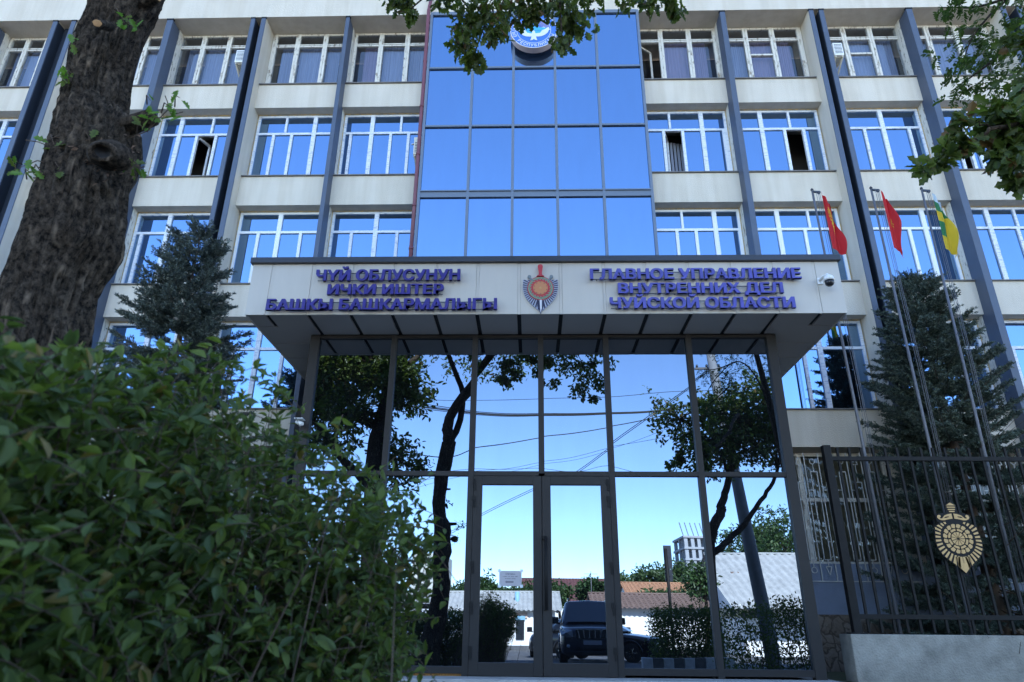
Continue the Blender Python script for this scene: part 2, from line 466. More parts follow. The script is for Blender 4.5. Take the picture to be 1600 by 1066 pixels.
def new_window(bay, fl):
    x0, x1 = BAYS[bay]
    z0, z1 = SILL[fl]+.03, HEAD[fl]-.005
    y = W_Y
    zt = TRANS[fl]
    sp = SPEC.get((bay, fl))
    w = x1-x0
    if sp:
        yp = sp[0]
        cx = lambda l: [at(p, yp, y).x for p in l]
        main, up, low, opn = cx(sp[1]), cx(sp[2]), cx(sp[3]), (cx(sp[4]) if sp[4] else None)
    else:
        main, up, low, opn = [x0+w*.45], [x0+w*.75], [x0+w*.2, x0+w*.72], None
    old = None
    white = (bay, fl) in (('R1', 1), ('R3', 1), ('R2', 1), ('L2', 1))
    pm = M['pvc_white'] if white and fl == 1 else M['pvc']
    fr = MB(); ft = .055; yy0, yy1 = y-.035, y+.035
    fr.box(x0+.02, x0+.02+ft, yy0, yy1, z0, z1); fr.box(x1-.02-ft, x1-.02, yy0, yy1, z0, z1)
    fr.box(x0+.02+ft, x1-.02-ft, yy0+.002, yy1, z1-ft-.02, z1-.02); fr.box(x0+.02+ft, x1-.02-ft, yy0+.002, yy1, z0, z0+ft)
    fr.box(x0+.02+ft, x1-.02-ft, yy0+.004, yy1-.002, zt-.03, zt+.03)
    for m_ in main: fr.box(m_-.05, m_+.05, yy0-.004, yy1-.004, z0+.002, z1-.022)
    for m_ in up: fr.box(m_-.026, m_+.026, yy0-.002, yy1-.003, zt+.03, z1-ft-.02)
    for m_ in low: fr.box(m_-.034, m_+.034, yy0-.002, yy1-.003, z0+ft, zt-.03)
    # foam and rust line where the frame meets the wall
    fr.box(x0+.002, x1-.002, yy0-.018, yy1+.05, z1-.018, z1+.003, 1)
    side = x1-.019 if x0 > 0 else x0+.002
    fr.box(side, side+.017, yy0-.012, yy1, z0, z1-.02, 1)
    f = fr.build('window', [pm, M['rust']], bld)
    pn = MB()
    xs = sorted([x0+.06, x1-.06]+main+low)
    for a, b in zip(xs[:-1], xs[1:]):
        if opn and abs(a-opn[0]) < .02: continue
        pn.quad((a, y, z0+.03), (b, y, z0+.03), (b, y, zt), (a, y, zt))
    xs = sorted([x0+.06, x1-.06]+main+up)
    for a, b in zip(xs[:-1], xs[1:]):
        pn.quad((a, y, zt), (b, y, zt), (b, y, z1-.04), (a, y, z1-.04))
    p = pn.build('pane', M['mirror_up'], None); p.parent = f
    sl = MB()
    sl.box(x0+.004, x1-.004, S_Y-.045, W_Y-.04, SILL[fl]+.004, SILL[fl]+.028)
    s = sl.build('sill', M['sill'], None); s.parent = f
    if opn:
        sm = MB()                                              # the sash swung into the room
        a, b = opn
        ex, ey = a+.16, y+.36
        for (p0, p1) in (((a+.04, y+.05), (ex, ey)),):
            for za, zb in ((z0+.05, z0+.11), (zt-.09, zt-.03)):
                sm.bar((p0[0], p0[1], (za+zb)/2), (p1[0], p1[1], (za+zb)/2), .05, zb-za)
            sm.bar((p1[0], p1[1], z0+.05), (p1[0], p1[1], zt-.03), .05, .05)
        s = sm.build('open_sash', pm, None); s.parent = f
        if bay == 'R1':
            bl = MB()
            for k in range(4): bl.box(a+.24+k*.09, a+.30+k*.09, y+.45+.02*k, y+.46+.02*k, z0, zt)
            s = bl.build('blind', M['curtain'], None); s.parent = f


def top_window(bay, fl=3):
    x0, x1 = BAYS[bay]
    z0, z1 = SILL[fl]+.03, HEAD[fl]-.003
    y = W_Y; zt = TRANS[fl]; w = x1-x0
    sp = TOPSPEC.get(bay)
    xa, xb = x0, x1
    if sp:
        mains = [at(p, sp[0], y).x for p in sp[1]]
        if sp[2]: xa = at(sp[2], sp[0], y).x-.03
        elif len(mains) == 3: xb = mains.pop()+.03
    else:
        mains = [x0+w*.33, x0+w*.67]
    fr = MB(); yy0, yy1 = y-.04, y+.04
    fr.box(xa, xa+.07, yy0, yy1, z0, z1); fr.box(xb-.07, xb, yy0, yy1, z0, z1)
    fr.box(xa+.07, xb-.07, yy0+.003, yy1, z1-.07, z1-.01); fr.box(xa+.07, xb-.07, yy0+.003, yy1, z0, z0+.05)
    fr.box(xa+.07, xb-.07, yy0+.002, yy1-.002, zt-.055, zt-.012); fr.box(xa+.07, xb-.07, yy0+.004, yy1-.002, zt+.008, zt+.04)
    for m_ in mains:
        fr.box(m_-.06, m_-.006, yy0-.004, yy1-.004, z0+.002, z1-.012); fr.box(m_+.006, m_+.06, yy0-.006, yy1-.004, z0+.002, z1-.012)
        fr.box(m_-.008, m_+.008, yy0+.012, yy1-.01, z0+.002, z1-.012)
    if xa > x0+.03:                                             # timber jamb built into the wider opening
        fr.box(x0, xa-.002, yy0+.01, yy1, z0, z1, 0)
    if xb < x1-.03: fr.box(xb+.002, x1, yy0+.01, yy1, z0, z1, 0)
    if bay in ('L1', 'R2', 'R3'):                               # small casement inside one light
        a = mains[0] if bay != 'L1' else xa
        b = mains[1] if bay != 'L1' else mains[0]
        zz = z0+1.0 if bay != 'L1' else z0+.12
        fr.box(a+.07, b-.07, yy0-.002, yy1-.006, zz, zz+.05)
    f = fr.build('window', M['oldwood'], bld)
    pn = MB()
    xs = sorted([xa+.05, xb-.05]+mains)
    for i, (a, b) in enumerate(zip(xs[:-1], xs[1:])):
        if bay == 'R1' and i == 0:
            pn.quad((a, y, zt), (b, y, zt), (b, y, z1-.03), (a, y, z1-.03)); continue
        pn.quad((a, y, z0+.02), (b, y, z0+.02), (b, y, z1-.03), (a, y, z1-.03))
    p = pn.build('pane', M['clear'], None); p.parent = f
    sl = MB(); sl.box(x0+.004, x1-.004, S_Y-.045, W_Y-.045, SILL[fl]+.004, SILL[fl]+.028)
    s = sl.build('sill', M['sill'], None); s.parent = f
    if bay == 'R1':
        sm = MB(); a, b = xs[0], xs[1]
        A = Vector((b-.1, y+.05, 0)); B = Vector((b-.55, y+.5, 0))
        A = Vector((a+.06, y+.05, 0)); B = Vector((a+.42, y+.30, 0))
        for z in (z0+.04, zt-.09): sm.bar((A.x, A.y, z), (B.x, B.y, z), .05, .05)
        for q in (A, B): sm.bar((q.x, q.y, z0+.04), (q.x, q.y, zt-.09), .05, .05)
        sm.quad((A.x, A.y+.01, z0+.04), (B.x, B.y+.01, z0+.04), (B.x, B.y+.01, zt-.09), (A.x, A.y+.01, zt-.09), 1)
        s = sm.build('open_sash', [M['oldwood'], M['clear']], None); s.parent = f
    cu = MB()                                                    # curtains, hung in folds
    r = random.Random(bay)
    for i, (a, b) in enumerate(zip(xs[:-1], xs[1:])):
        if bay == 'R1' and i == 0: continue
        lo = a+(.05 if i else r.uniform(.1, .3)); hi = b-(.02 if i < 2 else r.uniform(.05, .3))
        k = 1 if (bay in ('R1', 'R2') and i >= 1) or (bay == 'L1' and i == 0) else 0
        n = 26; top = z1-.25
        vs = []
        for j in range(n+1):
            x = lo+(hi-lo)*j/n; yo = y+.14+.02*math.sin(j*1.9+r.random())
            vs += [(x, yo, z0-.1), (x, yo, top)]
        cu.add(vs, [(2*j, 2*j+2, 2*j+3, 2*j+1) for j in range(n)], k, True)
    c = cu.build('curtain', [M['curtain'], M['curtain_mauve']], None); c.parent = f


for b in BAYS:
    for fl in range(4):
        if fl == 0 and b in ('L1', 'R1'): continue
        if fl == 3: top_window(b)
        else: new_window(b, fl)

# ground floor windows, barred on the right
GW_Y = 13.7
GR = mat_clear('dusty_glass', .045, (.6, .6, .56))
M['blindwall'] = mat('tiled_backing', (.24, .22, .16), .8, var=.4, vscale=7)



for b in ('L2', 'L3', 'R2', 'R3', 'R4', 'L4'):
    x0, x1 = BAYS[b]
    if b == 'R2': x0 = 4.15
    z0, z1 = 1.87, 4.02
    fr = MB(); y = GW_Y
    fr.box(x0, x0+.07, y-.04, y+.04, z0, z1); fr.box(x1-.07, x1, y-.04, y+.04, z0, z1)
    fr.box(x0+.07, x1-.07, y-.038, y+.04, z1-.07, z1-.002); fr.box(x0+.07, x1-.07, y-.038, y+.04, z0, z0+.07)
    fr.box(x0+.07, x1-.07, y-.036, y+.038, 3.06, 3.13)
    c = (x0+x1)/2-.25
    fr.box(c-.05, c+.05, y-.044, y+.036, z0+.072, z1-.074)
    f = fr.build('window', M['oldwood'], bld)
    pn = MB(); pn.quad((x0+.05, y, z0+.05), (x1-.05, y, z0+.05), (x1-.05, y, z1-.05), (x0+.05, y, z1-.05))
    p = pn.build('pane', GR, None); p.parent = f
    cu = MB()
    n = 40
    vs = []
    for j in range(n+1):
        x = x0+(x1-x0)*j/n; vs += [(x, y+.2+.012*math.sin(j*2.2), z0), (x, y+.2+.012*math.sin(j*2.2), z1)]
    cu.add(vs, [(2*j, 2*j+2, 2*j+3, 2*j+1) for j in range(n)], 0, True)
    p = cu.build('curtain', M['blindwall'], None); p.parent = f
    sl = MB(); sl.box(x0, x1, S_Y+.07, GW_Y-.045, 1.742, 1.868)
    p = sl.build('sill', M['plinth_blue'], None); p.parent = f
    if b[0] == 'R':                                            # decorative grille: uprights, key boxes, triangles and rings
        g = MB(); yg = S_Y+.02
        def rod(a, c_, w=.016): g.bar((a[0], yg, a[1]), (c_[0], yg+.0005, c_[1]), w, w)
        gx0 = x0+.05
        rod((x0, 1.56), (x1, 1.56)); k = 0
        x = gx0
        while x < x1-.3:
            s_ = .27
            rod((x, 1.57), (x, 3.92))
            top = 3.55 if k % 2 == 0 else 3.35
            rod((x+.09, 1.93), (x+.09, top)); rod((x+.21, 1.93), (x+.21, top))
            rod((x+.09, 1.93), (x+.21, 1.93)); rod((x+.09, top), (x+.21, top))
            rod((x, 3.2), (x+.09, 3.2)); rod((x+.21, 2.25), (x+.27, 2.25))
            xc = x+.15
            for zc, up in ((1.75, -1), (3.75, 1)):
                if k % 2 == (0 if up > 0 else 1):
                    pts = [(xc+.05*math.cos(t*math.pi/6), zc+.05*math.sin(t*math.pi/6)) for t in range(13)]
                else:
                    pts = [(xc-.05, zc+.06*-up), (xc+.05, zc+.06*-up), (xc, zc+.08*up), (xc-.05, zc+.06*-up)]
                for p0, p1 in zip(pts[:-1], pts[1:]): rod(p0, p1, .012)
                rod((xc, zc-.05*up), (xc, 1.93 if up < 0 else top), .012)
            x += s_; k += 1
        p = g.build('grille', M['grille'], None); p.parent = f

# ---- the central glass tower
TX = [-2.5, -1.404, -.403, .608, 1.645, 2.71]
TZ = [15.18, 13.374, 11.596, 9.69, 8.064, 6.25]
fr = MB()
for i, x in enumerate(TX):
    w = .03
    fr.box(x-w, x+w, T_Y-.05, T_Y+.06, TZ[-1], 15.21)
for j, z in enumerate(TZ):
    h = .085 if j == 3 else .024
    if j == 0: h = .05
    for x0, x1 in zip(TX[:-1], TX[1:]):
        fr.box(x0+.03, x1-.03, T_Y-.043, T_Y+.058, z-h, z+h)
        if j == 3:
            fr.box(x0+.03, x1-.03, T_Y-.075, T_Y-.043, z+h-.03, z+h-.002)
fr.box(TX[0]+.031, TX[0]+.06, T_Y+.062, S_Y+.3, 6.3, 15.2); fr.box(TX[-1]-.06, TX[-1]-.031, T_Y+.062, S_Y+.3, 6.3, 15.2)
tw = fr.build('curtain_wall', M['tower_frame'], bld)
for j in range(5):
    for i in range(5):
        pn = MB(); tl = rng.uniform(-.0006, .0006)
        x0, x1, z1, z0 = TX[i]+.02, TX[i+1]-.02, TZ[j]-.01, TZ[j+1]+.01
        pn.quad((x0, T_Y+tl, z0), (x1, T_Y-tl, z0), (x1, T_Y-tl, z1), (x0, T_Y+tl, z1))
        p = pn.build('pane', M['mirror_up'], None); p.parent = tw

# ---- entrance porch
PX = [-3.60, -2.27, -.92, .165, 1.24, 2.60, 3.95]
PZ0, PT, PZ1 = .10, 2.925, 5.24
fr = MB()
for i, x in enumerate(PX):
    w = .045 if 0 < i < 6 else .075
    z0 = PT if i == 3 else PZ0
    fr.box(x-w, x+w, GLASS_Y-.06, GLASS_Y+.08, z0, PZ1-.002)
for x0, x1 in zip(PX[:-1], PX[1:]):
    fr.box(x0+.045, x1-.045, GLASS_Y-.05, GLASS_Y+.078, PT-.035, PT+.035)
    if not (-.95 < x0 < 1.0):
        fr.box(x0+.045, x1-.045, GLASS_Y-.05, GLASS_Y+.078, PZ0+.05, PZ0+.14)
    fr.box(x0+.045, x1-.045, GLASS_Y-.048, GLASS_Y+.076, PZ1-.05, PZ1-.004)
for x in (PX[0]-.075, PX[-1]+.03):                            # the returns to the facade
    for yy in (11.4, 12.3): fr.box(x, x+.045, yy-.03, yy+.03, PZ0, PZ1-.005)
    for z in (PZ0+.05, PT, PZ1-.05): fr.box(x+.002, x+.043, GLASS_Y+.081, S_Y-.05, z-.03, z+.03)
glz = fr.build('entrance_glazing', M['frame'], bld)
for i in range(6):
    x0, x1 = PX[i]+.03, PX[i+1]-.03
    rows = [(PT, PZ1-.03)]
    if i not in (2, 3): rows.append((PZ0+.08, PT))
    for z0, z1 in rows:
        pn = MB(); n = 8
        bow = rng.uniform(.0010, .0022)
        vs = []
        for a in range(n+1):
            for b_ in range(n+1):
                u_, v_ = a/n, b_/n
                vs.append((x0+(x1-x0)*u_, GLASS_Y+bow*(4*u_*(1-u_))*(4*v_*(1-v_)), z0+(z1-z0)*v_))
        pn.add(vs, [(a*(n+1)+b_, (a+1)*(n+1)+b_, (a+1)*(n+1)+b_+1, a*(n+1)+b_+1) for a in range(n) for b_ in range(n)], 0, True)
        p = pn.build('pane', M['mirror'], None); p.parent = glz
for x in (PX[0]-.05, PX[-1]+.05):
    pn = MB(); pn.quad((x, GLASS_Y+.09, PZ0+.05), (x, S_Y-.05, PZ0+.05), (x, S_Y-.05, PZ1-.03), (x, GLASS_Y+.09, PZ1-.03))
    p = pn.build('pane', M['mirror'], None); p.parent = glz
fo = MB(); fo.box(PX[0]-.05, PX[2]-.05, GLASS_Y+.0, GLASS_Y+.1, .085, PZ0+.048)
p = fo.build('foam_seal', M['foam'], None); p.parent = glz
# the two door leaves
for (x0, x1, hs) in ((PX[2]+.05, PX[3]-.004, -1), (PX[3]+.004, PX[4]-.05, 1)):
    d = MB(); y0, y1 = GLASS_Y-.075, GLASS_Y+.03
    z0, z1 = .125, PT-.045; wl_, wr = (.15, .15)
    d.box(x0, x0+.13, y0, y1, z0, z1); d.box(x1-.13, x1, y0, y1, z0, z1)
    d.box(x0+.13, x1-.13, y0+.0015, y1, z0, z0+.17); d.box(x0+.13, x1-.13, y0+.0015, y1, z1-.13, z1)
    dr = d.build('door', M['frame'], bld, .004)
    pn = MB(); pn.quad((x0+.1, GLASS_Y-.03, z0+.1), (x1-.1, GLASS_Y-.03, z0+.1), (x1-.1, GLASS_Y-.03, z1-.1), (x0+.1, GLASS_Y-.03, z1-.1))
    p = pn.build('pane', M['mirror'], None); p.parent = dr
    hx = x0+.018 if hs < 0 else x1-.018
    for z in (.42, 1.0, 1.55, 2.50, 2.75):
        h = MB(); h.box(hx-.016, hx+.016, y0-.018, y0-.001, z-.09, z+.01); h.box(hx-.03, hx+.012, y0-.022, y0-.001, z+.0, z+.08)
        p = h.build('hinge', M['iron'], None); p.parent = dr
    if hs > 0:
        h = MB(); xx = x0+.045
        h.tube([(xx, y0-.085, .98), (xx, y0-.085, 1.98)], .024, 10)
        for z in (1.0, 1.96): h.box(xx-.045, xx+.02, y0-.10, y0-.0005, z-.022, z+.022)
        p = h.build('handle', M['iron'], None); p.parent = dr
        h = MB(); h.lathe((x0-.045+.09, y0-.001, 1.28), [(.001, -.012), (.014, -.012), (.014, 0)], 10, 0, 'y')
        h.box(x0+.037, x0+.053, y0-.02, y0-.0008, 1.24, 1.32)
        p = h.build('keyhole', M['steel'], None); p.parent = dr

# canopy
CX0, CX1, CY0, CZ0, CZ1 = -4.49, 4.86, 9.63, 5.24, 6.14
JX = [-4.151, -3.492, -2.824, -2.169, -1.497, -.837, -.179, .477, 1.16, 1.811, 2.489, 3.155, 3.808, 4.469]
cn = MB()
cn.box(CX0+.03, CX1-.03, CY0+.03, S_Y-.01, CZ0+.03, CZ1, 1)         # dark core behind the panel joints
edges = [CX0]+JX+[CX1]
canopy = cn.build('canopy', [M['alu'], M['black']], bld)
fp = MB()
for i, (a, b) in enumerate(zip(edges[:-1], edges[1:])):
    lo = a if i == 0 else a+.0245; hi = b if i == len(edges)-2 else b-.0245
    fp.box(lo, hi, CY0, CY0+.028, CZ0, CZ1-.004)
    if i: fp.box(a-.022, a+.022, CY0+.006, CY0+.03, CZ0, CZ1-.004)
for x0, x1 in ((CX0, CX0+.028), (CX1-.028, CX1)):
    for ya, yb in ((CY0+.03, 10.3), (10.31, 11.2), (11.21, 12.2), (12.21, S_Y-.02)): fp.box(x0, x1, ya, yb, CZ0, CZ1-.004)
p = fp.build('fascia', M['alu'], None, .002); p.parent = canopy
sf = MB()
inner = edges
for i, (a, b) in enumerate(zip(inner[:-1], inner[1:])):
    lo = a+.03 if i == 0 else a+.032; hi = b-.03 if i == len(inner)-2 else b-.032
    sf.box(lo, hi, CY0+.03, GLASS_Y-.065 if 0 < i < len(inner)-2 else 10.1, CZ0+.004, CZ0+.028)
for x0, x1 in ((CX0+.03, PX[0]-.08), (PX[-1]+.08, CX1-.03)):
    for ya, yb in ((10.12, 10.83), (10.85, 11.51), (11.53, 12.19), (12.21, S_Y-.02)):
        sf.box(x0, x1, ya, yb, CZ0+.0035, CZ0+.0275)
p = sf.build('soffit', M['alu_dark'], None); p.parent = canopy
cp = MB()
cp.box(CX0-.035, CX1+.035, CY0-.06, CY0+.04, CZ1, CZ1+.10); cp.box(CX0-.033, CX0+.05, CY0+.04, S_Y-.02, CZ1, CZ1+.098); cp.box(CX1-.05, CX1+.033, CY0+.04, S_Y-.02, CZ1, CZ1+.098)
cp.box(CX0+.05, CX1-.05, CY0+.04, S_Y-.02, CZ1, CZ1+.06)
p = cp.build('roof_edge', M['cap'], None, .006); p.parent = canopy
stp = MB(); stp.box(-3.75, 4.1, 9.9, GLASS_Y-.002, .05, .118); stp.box(-3.7, 4.05, GLASS_Y, S_Y, .02, .0845)
stp.build('threshold', M['paving'], bld, .01)
# ------------------------------------------------------------------ lettering
def text_polys(body, size, extrude=0.0, offset=0.0, align='CENTER', sx=1.0):
    cu = bpy.data.curves.new('text', 'FONT'); cu.body = body; cu.size = size; cu.extrude = extrude; cu.offset = offset
    cu.align_x = align; cu.resolution_u = 3; cu.space_character = 1.0
    o = bpy.data.objects.new('text', cu); col.objects.link(o)
    dg = bpy.context.evaluated_depsgraph_get()
    me = bpy.data.meshes.new_from_object(o.evaluated_get(dg))
    vs = [(v.co.x*sx, v.co.y, v.co.z) for v in me.vertices]
    fs = [tuple(p.vertices) for p in me.polygons]
    bpy.data.objects.remove(o); bpy.data.curves.remove(cu); bpy.data.meshes.remove(me)
    return vs, fs


def letter_row(body, x0, x1, z0, h, y, depth, bold=.033):
    """raised letters fitted between x0 and x1; front face at y"""
    vs = []; fs = []
    for dx, dd in ((0, 0), (-bold, .004), (bold, .008)):       # heavy strokes: three casts side by side
        v1, f1 = text_polys(body, 1.0, .5-dd, .012)
        fs += [tuple(i+len(vs) for i in f) for f in f1]; vs += [(v[0]+dx, v[1], v[2]) for v in v1]
    a = np.array(vs)
    # cap height from a plain letter so that the breve of the short i does not count
    ref = np.array(text_polys('Н', 1.0, 0, .012)[0])
    zb, zt = ref[:, 1].min(), ref[:, 1].max()
    s = h/(zt-zb)
    xs = (x1-x0)/(a[:, 0].max()-a[:, 0].min())
    P = [(x0+(v[0]-a[:, 0].min())*xs, y+depth/2-v[2]*depth, z0+(v[1]-zb)*s) for v in vs]
    return P, fs


def sign(name, label, rows, y, mats, rails, xm):
    root = tag(empty(name, (xm, y, 5.25)), label, 'sign')
    for body, px0, px1, z0, h, wear in rows:
        x0, x1 = at(px0, 450, y).x, at(px1, 450, y).x
        P, fs = letter_row(body, x0, x1, z0, h, y+.02, .055)
        mb = MB(); mb.add(P, fs)
        mb.build('lettering', mats[wear], root)
        rl = MB()
        for k in (.12, .78): rl.box(x0+.02, x1-.02, y+.079, y+.097, z0+h*k, z0+h*k+.009)
        n = max(2, int((x1-x0)/.6))
        for i in range(n): rl.box(x0+.1+i*(x1-x0-.2)/(n-1), x0+.115+i*(x1-x0-.2)/(n-1), y+.097, CY0+.001, z0+h*.12, z0+h*.12+.014)
        rl.build('rail', M['galv'], root)
    return root


SY = 9.50
LM = [M['letter_dark'], M['letter_pale']]
sign('lettering_sign', 'violet raised lettering in Kyrgyz on the left half of the canopy front',
     [('ЧҮЙ ОБЛУСУНУН', 490, 718, 5.785, .195, 0), ('ИЧКИ ИШТЕР', 511, 693, 5.54, .18, 0), ('БАШКЫ БАШКАРМАЛЫГЫ', 419, 777, 5.275, .19, 0)], SY, LM, 0, -2.3)
sign('lettering_sign', 'violet raised lettering in Russian, partly faded, on the right half of the canopy front',
     [('ГЛАВНОЕ УПРАВЛЕНИЕ', 923, 1257, 5.79, .185, 1), ('ВНУТРЕННИХ ДЕЛ', 966, 1225, 5.54, .18, 1), ('ЧУЙСКОЙ ОБЛАСТИ', 952, 1240, 5.285, .185, 1)], SY, LM, 0, 2.6)


# ------------------------------------------------------------------ shield emblem on the canopy
def circle(r, n=32, cx=0, cz=0, a0=0):
    return [(cx+r*math.cos(2*math.pi*k/n+a0), cz+r*math.sin(2*math.pi*k/n+a0)) for k in range(n)]


def colour(name, c, rough=.45): return mat(name, c, rough)


E_RED, E_GREEN, E_ORANGE = colour('emblem_red', (.42, .03, .04)), colour('emblem_green', (.17, .30, .20)), colour('emblem_orange', (.50, .20, .08))
E_SILVER, E_NAVY, E_GREY, E_WHITE = colour('emblem_silver', (.38, .40, .50)), colour('emblem_navy', (.012, .014, .05)), colour('emblem_grey', (.16, .19, .20)), colour('emblem_white', (.6, .6, .64))


def shield_pts(n=40):
    # half outline of the shield, unit: full height 1, centre of disc at 0,0
    half = [(0, .30), (.10, .285), (.20, .25), (.30, .22), (.40, .235), (.41, .10), (.405, -.02), (.375, -.16), (.32, -.27), (.23, -.38), (.12, -.49), (.0, -.60)]
    return half+[(-x, z) for x, z in reversed(half[1:-1])]


def shield_edge(a):
    pts = shield_pts(); n = len(pts); d = (math.cos(a), math.sin(a)); best = .3
    for i in range(n):
        p, q = pts[i], pts[(i+1) % n]
        ex, ez = q[0]-p[0], q[1]-p[1]
        den = d[0]*ez-d[1]*ex
        if abs(den) < 1e-9: continue
        t = (p[0]*ez-p[1]*ex)/den; s = (p[0]*d[1]-p[1]*d[0])/den
        if t > 0 and 0 <= s <= 1: best = t
    return best


ec = at(844.5, 449.5, CY0-.06)
eo = (ec.x, ec.z); es = .68
er = empty('shield_emblem', (ec.x, CY0-.06, ec.z-.4))
tag(er, 'silver and navy shield emblem with red sword hilt on the canopy front', 'emblem')
mb = MB(); y = CY0-.03
mb.plate(shield_pts(), y, .025, 0, eo, es)
mb.build('shield', E_SILVER, er)
mb = MB()
for k in range(44):
    a0 = 2*math.pi*(k+.12)/44; a1 = 2*math.pi*(k+.62)/44
    e0, e1 = shield_edge(a0)*.985, shield_edge(a1)*.985
    mb.plate([(.285*math.cos(a0), .285*math.sin(a0)), (e0*math.cos(a0), e0*math.sin(a0)), (e1*math.cos(a1), e1*math.sin(a1)), (.285*math.cos(a1), .285*math.sin(a1))], y-.004, .0038, 0, eo, es)
mb.build('ray', E_NAVY, er)['kind'] = 'stuff'
mb = MB()
mb.plate(circle(.305), y-.010, .0055, 0, eo, es); mb.plate(circle(.285), y-.014, .0038, 1, eo, es); mb.plate(circle(.205), y-.018, .0038, 0, eo, es)
for k in range(20):
    a = 2*math.pi*k/20
    c, s_ = math.cos, math.sin
    mb.plate([(.2*c(a), .2*s_(a)), (.2*c(a+.26), .2*s_(a+.26)), (.262*c(a+.32), .262*s_(a+.32)), (.225*c(a+.12), .225*s_(a+.12))], y-.0185, .004, 0, eo, es)
    mb.plate([(.24*c(a), .24*s_(a)), (.248*c(a+.10), .248*s_(a+.10)), (.275*c(a+.16), .275*s_(a+.16))], y-.0165, .002, 3, eo, es)
mb.plate(circle(.17), y-.0225, .0035, 2, eo, es)
for k in range(10):
    a = 2*math.pi*(k+.5)/10; mb.plate(circle(.011, 8, .15*math.cos(a), .15*math.sin(a)), y-.0245, .0015, 3, eo, es)
mb.plate(circle(.028, 16), y-.0245, .0015, 4, eo, es)
mb.build('sun_disc', [E_RED, E_GREEN, E_ORANGE, E_NAVY, colour('emblem_amber', (.5, .28, .1))], er)
mb = MB()
mb.plate([(-.042, .31), (.042, .31), (.036, .40), (.05, .50), (.06, .56), (.045, .60), (0, .615), (-.045, .60), (-.06, .56), (-.05, .50), (-.036, .40)], y-.03, .03, 0, eo, es)
mb.plate([(-.09, .30), (.09, .30), (.05, .33), (-.05, .33)], y-.034, .03, 0, eo, es)
mb.build('hilt', E_RED, er)
mb = MB()
for s_ in (-1, 1):
    mb = MB()
    mb.plate(circle(.042, 12, s_*.255, .30), y-.016, .03, 0, eo, es)
    mb.plate([(s_*.235, .28), (s_*.275, .27), (s_*.20, .19), (s_*.165, .215)], y-.015, .02, 0, eo, es)
    mb.build('guard', E_GREY, er)
mb = MB()
mb.plate([(-.085, -.31), (.085, -.31), (.075, -.45), (0, -.66), (-.075, -.45)], y-.007, .006, 0, eo, es)
mb.plate([(-.022, -.30), (.03, -.30), (.028, -.50), (0, -.64), (-.012, -.5)], y-.011, .0035, 1, eo, es)
mb.build('blade', [E_NAVY, E_WHITE], er)

# ------------------------------------------------------------------ round crest high on the glass tower
cc = at(834, 47.5, T_Y-.3); CO = (cc.x, cc.z); CR = .575
cr = empty('round_crest', (cc.x, T_Y-.3, cc.z-CR))
tag(cr, 'round blue crest with a white winged falcon high on the mirrored tower', 'emblem')
C_BLUE, C_CYAN, C_PINK, C_WHITE = colour('crest_blue', (.045, .15, .50)), colour('crest_cyan', (.05, .36, .65)), colour('crest_rose', (.36, .24, .24)), colour('crest_white', (.62, .64, .70))
C_SIDE = mat('crest_edge', (.50, .38, .34), .5)
yf = T_Y-.30
mb = MB()
mb.plate(circle(CR, 56), yf, .17, 0, CO)
for k in range(6):
    a = k*math.pi/3; mb.bar((CO[0]+.4*math.cos(a), yf+.17, CO[1]+.4*math.sin(a)), (CO[0]+.4*math.cos(a), T_Y-.02, CO[1]+.4*math.sin(a)), .03, .03)
mb.build('drum', C_SIDE, cr)
mb = MB()
mb.plate(circle(CR*.995, 56), yf-.004, .0038, 0, CO); mb.plate(circle(CR*.965, 56), yf-.0065, .002, 1, CO)
mb.plate(circle(CR*.735, 56), yf-.0085, .002, 0, CO); mb.plate(circle(CR*.715, 56), yf-.0105, .002, 1, CO)
mb.build('disc', [C_WHITE, C_BLUE], cr)
mb = MB()
for k in range(23):
    a = R_(4+172*k/22); w = .035
    mb.plate([(.16*math.cos(a), .16*math.sin(a)), (CR*.68*math.cos(a-w), CR*.68*math.sin(a-w)), (CR*.68*math.cos(a+w), CR*.68*math.sin(a+w))], yf-.013, .002, 0, CO)
mb.build('sunrays', C_PINK, cr)
mb = MB()
mb.plate([(-.36, .02), (-.27, .07), (-.2, .05), (-.10, .11), (-.02, .08), (.06, .14), (.15, .07), (.24, .10), (.36, .03), (.30, -.02), (-.30, -.02)], yf-.0155, .002, 0, CO)
mb.plate([(-.27, -.03), (.27, -.03), (.24, -.09), (.12, -.15), (-.12, -.15), (-.24, -.09)], yf-.0155, .002, 0, CO)
for px_, pz in ((-.10, .11), (.06, .14), (.24, .10)):
    mb.plate([(px_, pz), (px_-.045, pz-.035), (px_-.01, pz-.022), (px_+.02, pz-.04), (px_+.045, pz-.03)], yf-.0175, .0015, 1, CO)
mb.build('mountain', [C_CYAN, C_WHITE], cr)
mb = MB()
for s_ in (-1, 1):
    mb.plate([(0, -.10), (s_*.06, -.12), (s_*.16, -.10), (s_*.20, -.02), (s_*.28, .02), (s_*.36, .09), (s_*.385, .03), (s_*.36, -.05), (s_*.33, -.11), (s_*.27, -.17), (s_*.19, -.215), (s_*.10, -.225), (0, -.21)], yf-.019, .0025, 0, CO)
    for k in range(6):
        t = k/5; a = (s_*(.38-.25*t), .0-.2*t+.02)
        mb.plate([(a[0]-.012*s_, a[1]+.01), (a[0]+.03*s_, a[1]-.035), (a[0]-.03*s_, a[1]-.012)], yf-.0195, .0025, 0, CO)
mb.plate([(-.04, -.06), (0, -.02), (.025, -.05), (.05, -.20), (.07, -.30), (.09, -.345), (.03, -.335), (0, -.30), (-.03, -.335), (-.09, -.345), (-.07, -.30), (-.05, -.20)], yf-.021, .002, 0, CO)
mb.build('falcon', C_WHITE, cr)
mb = MB()


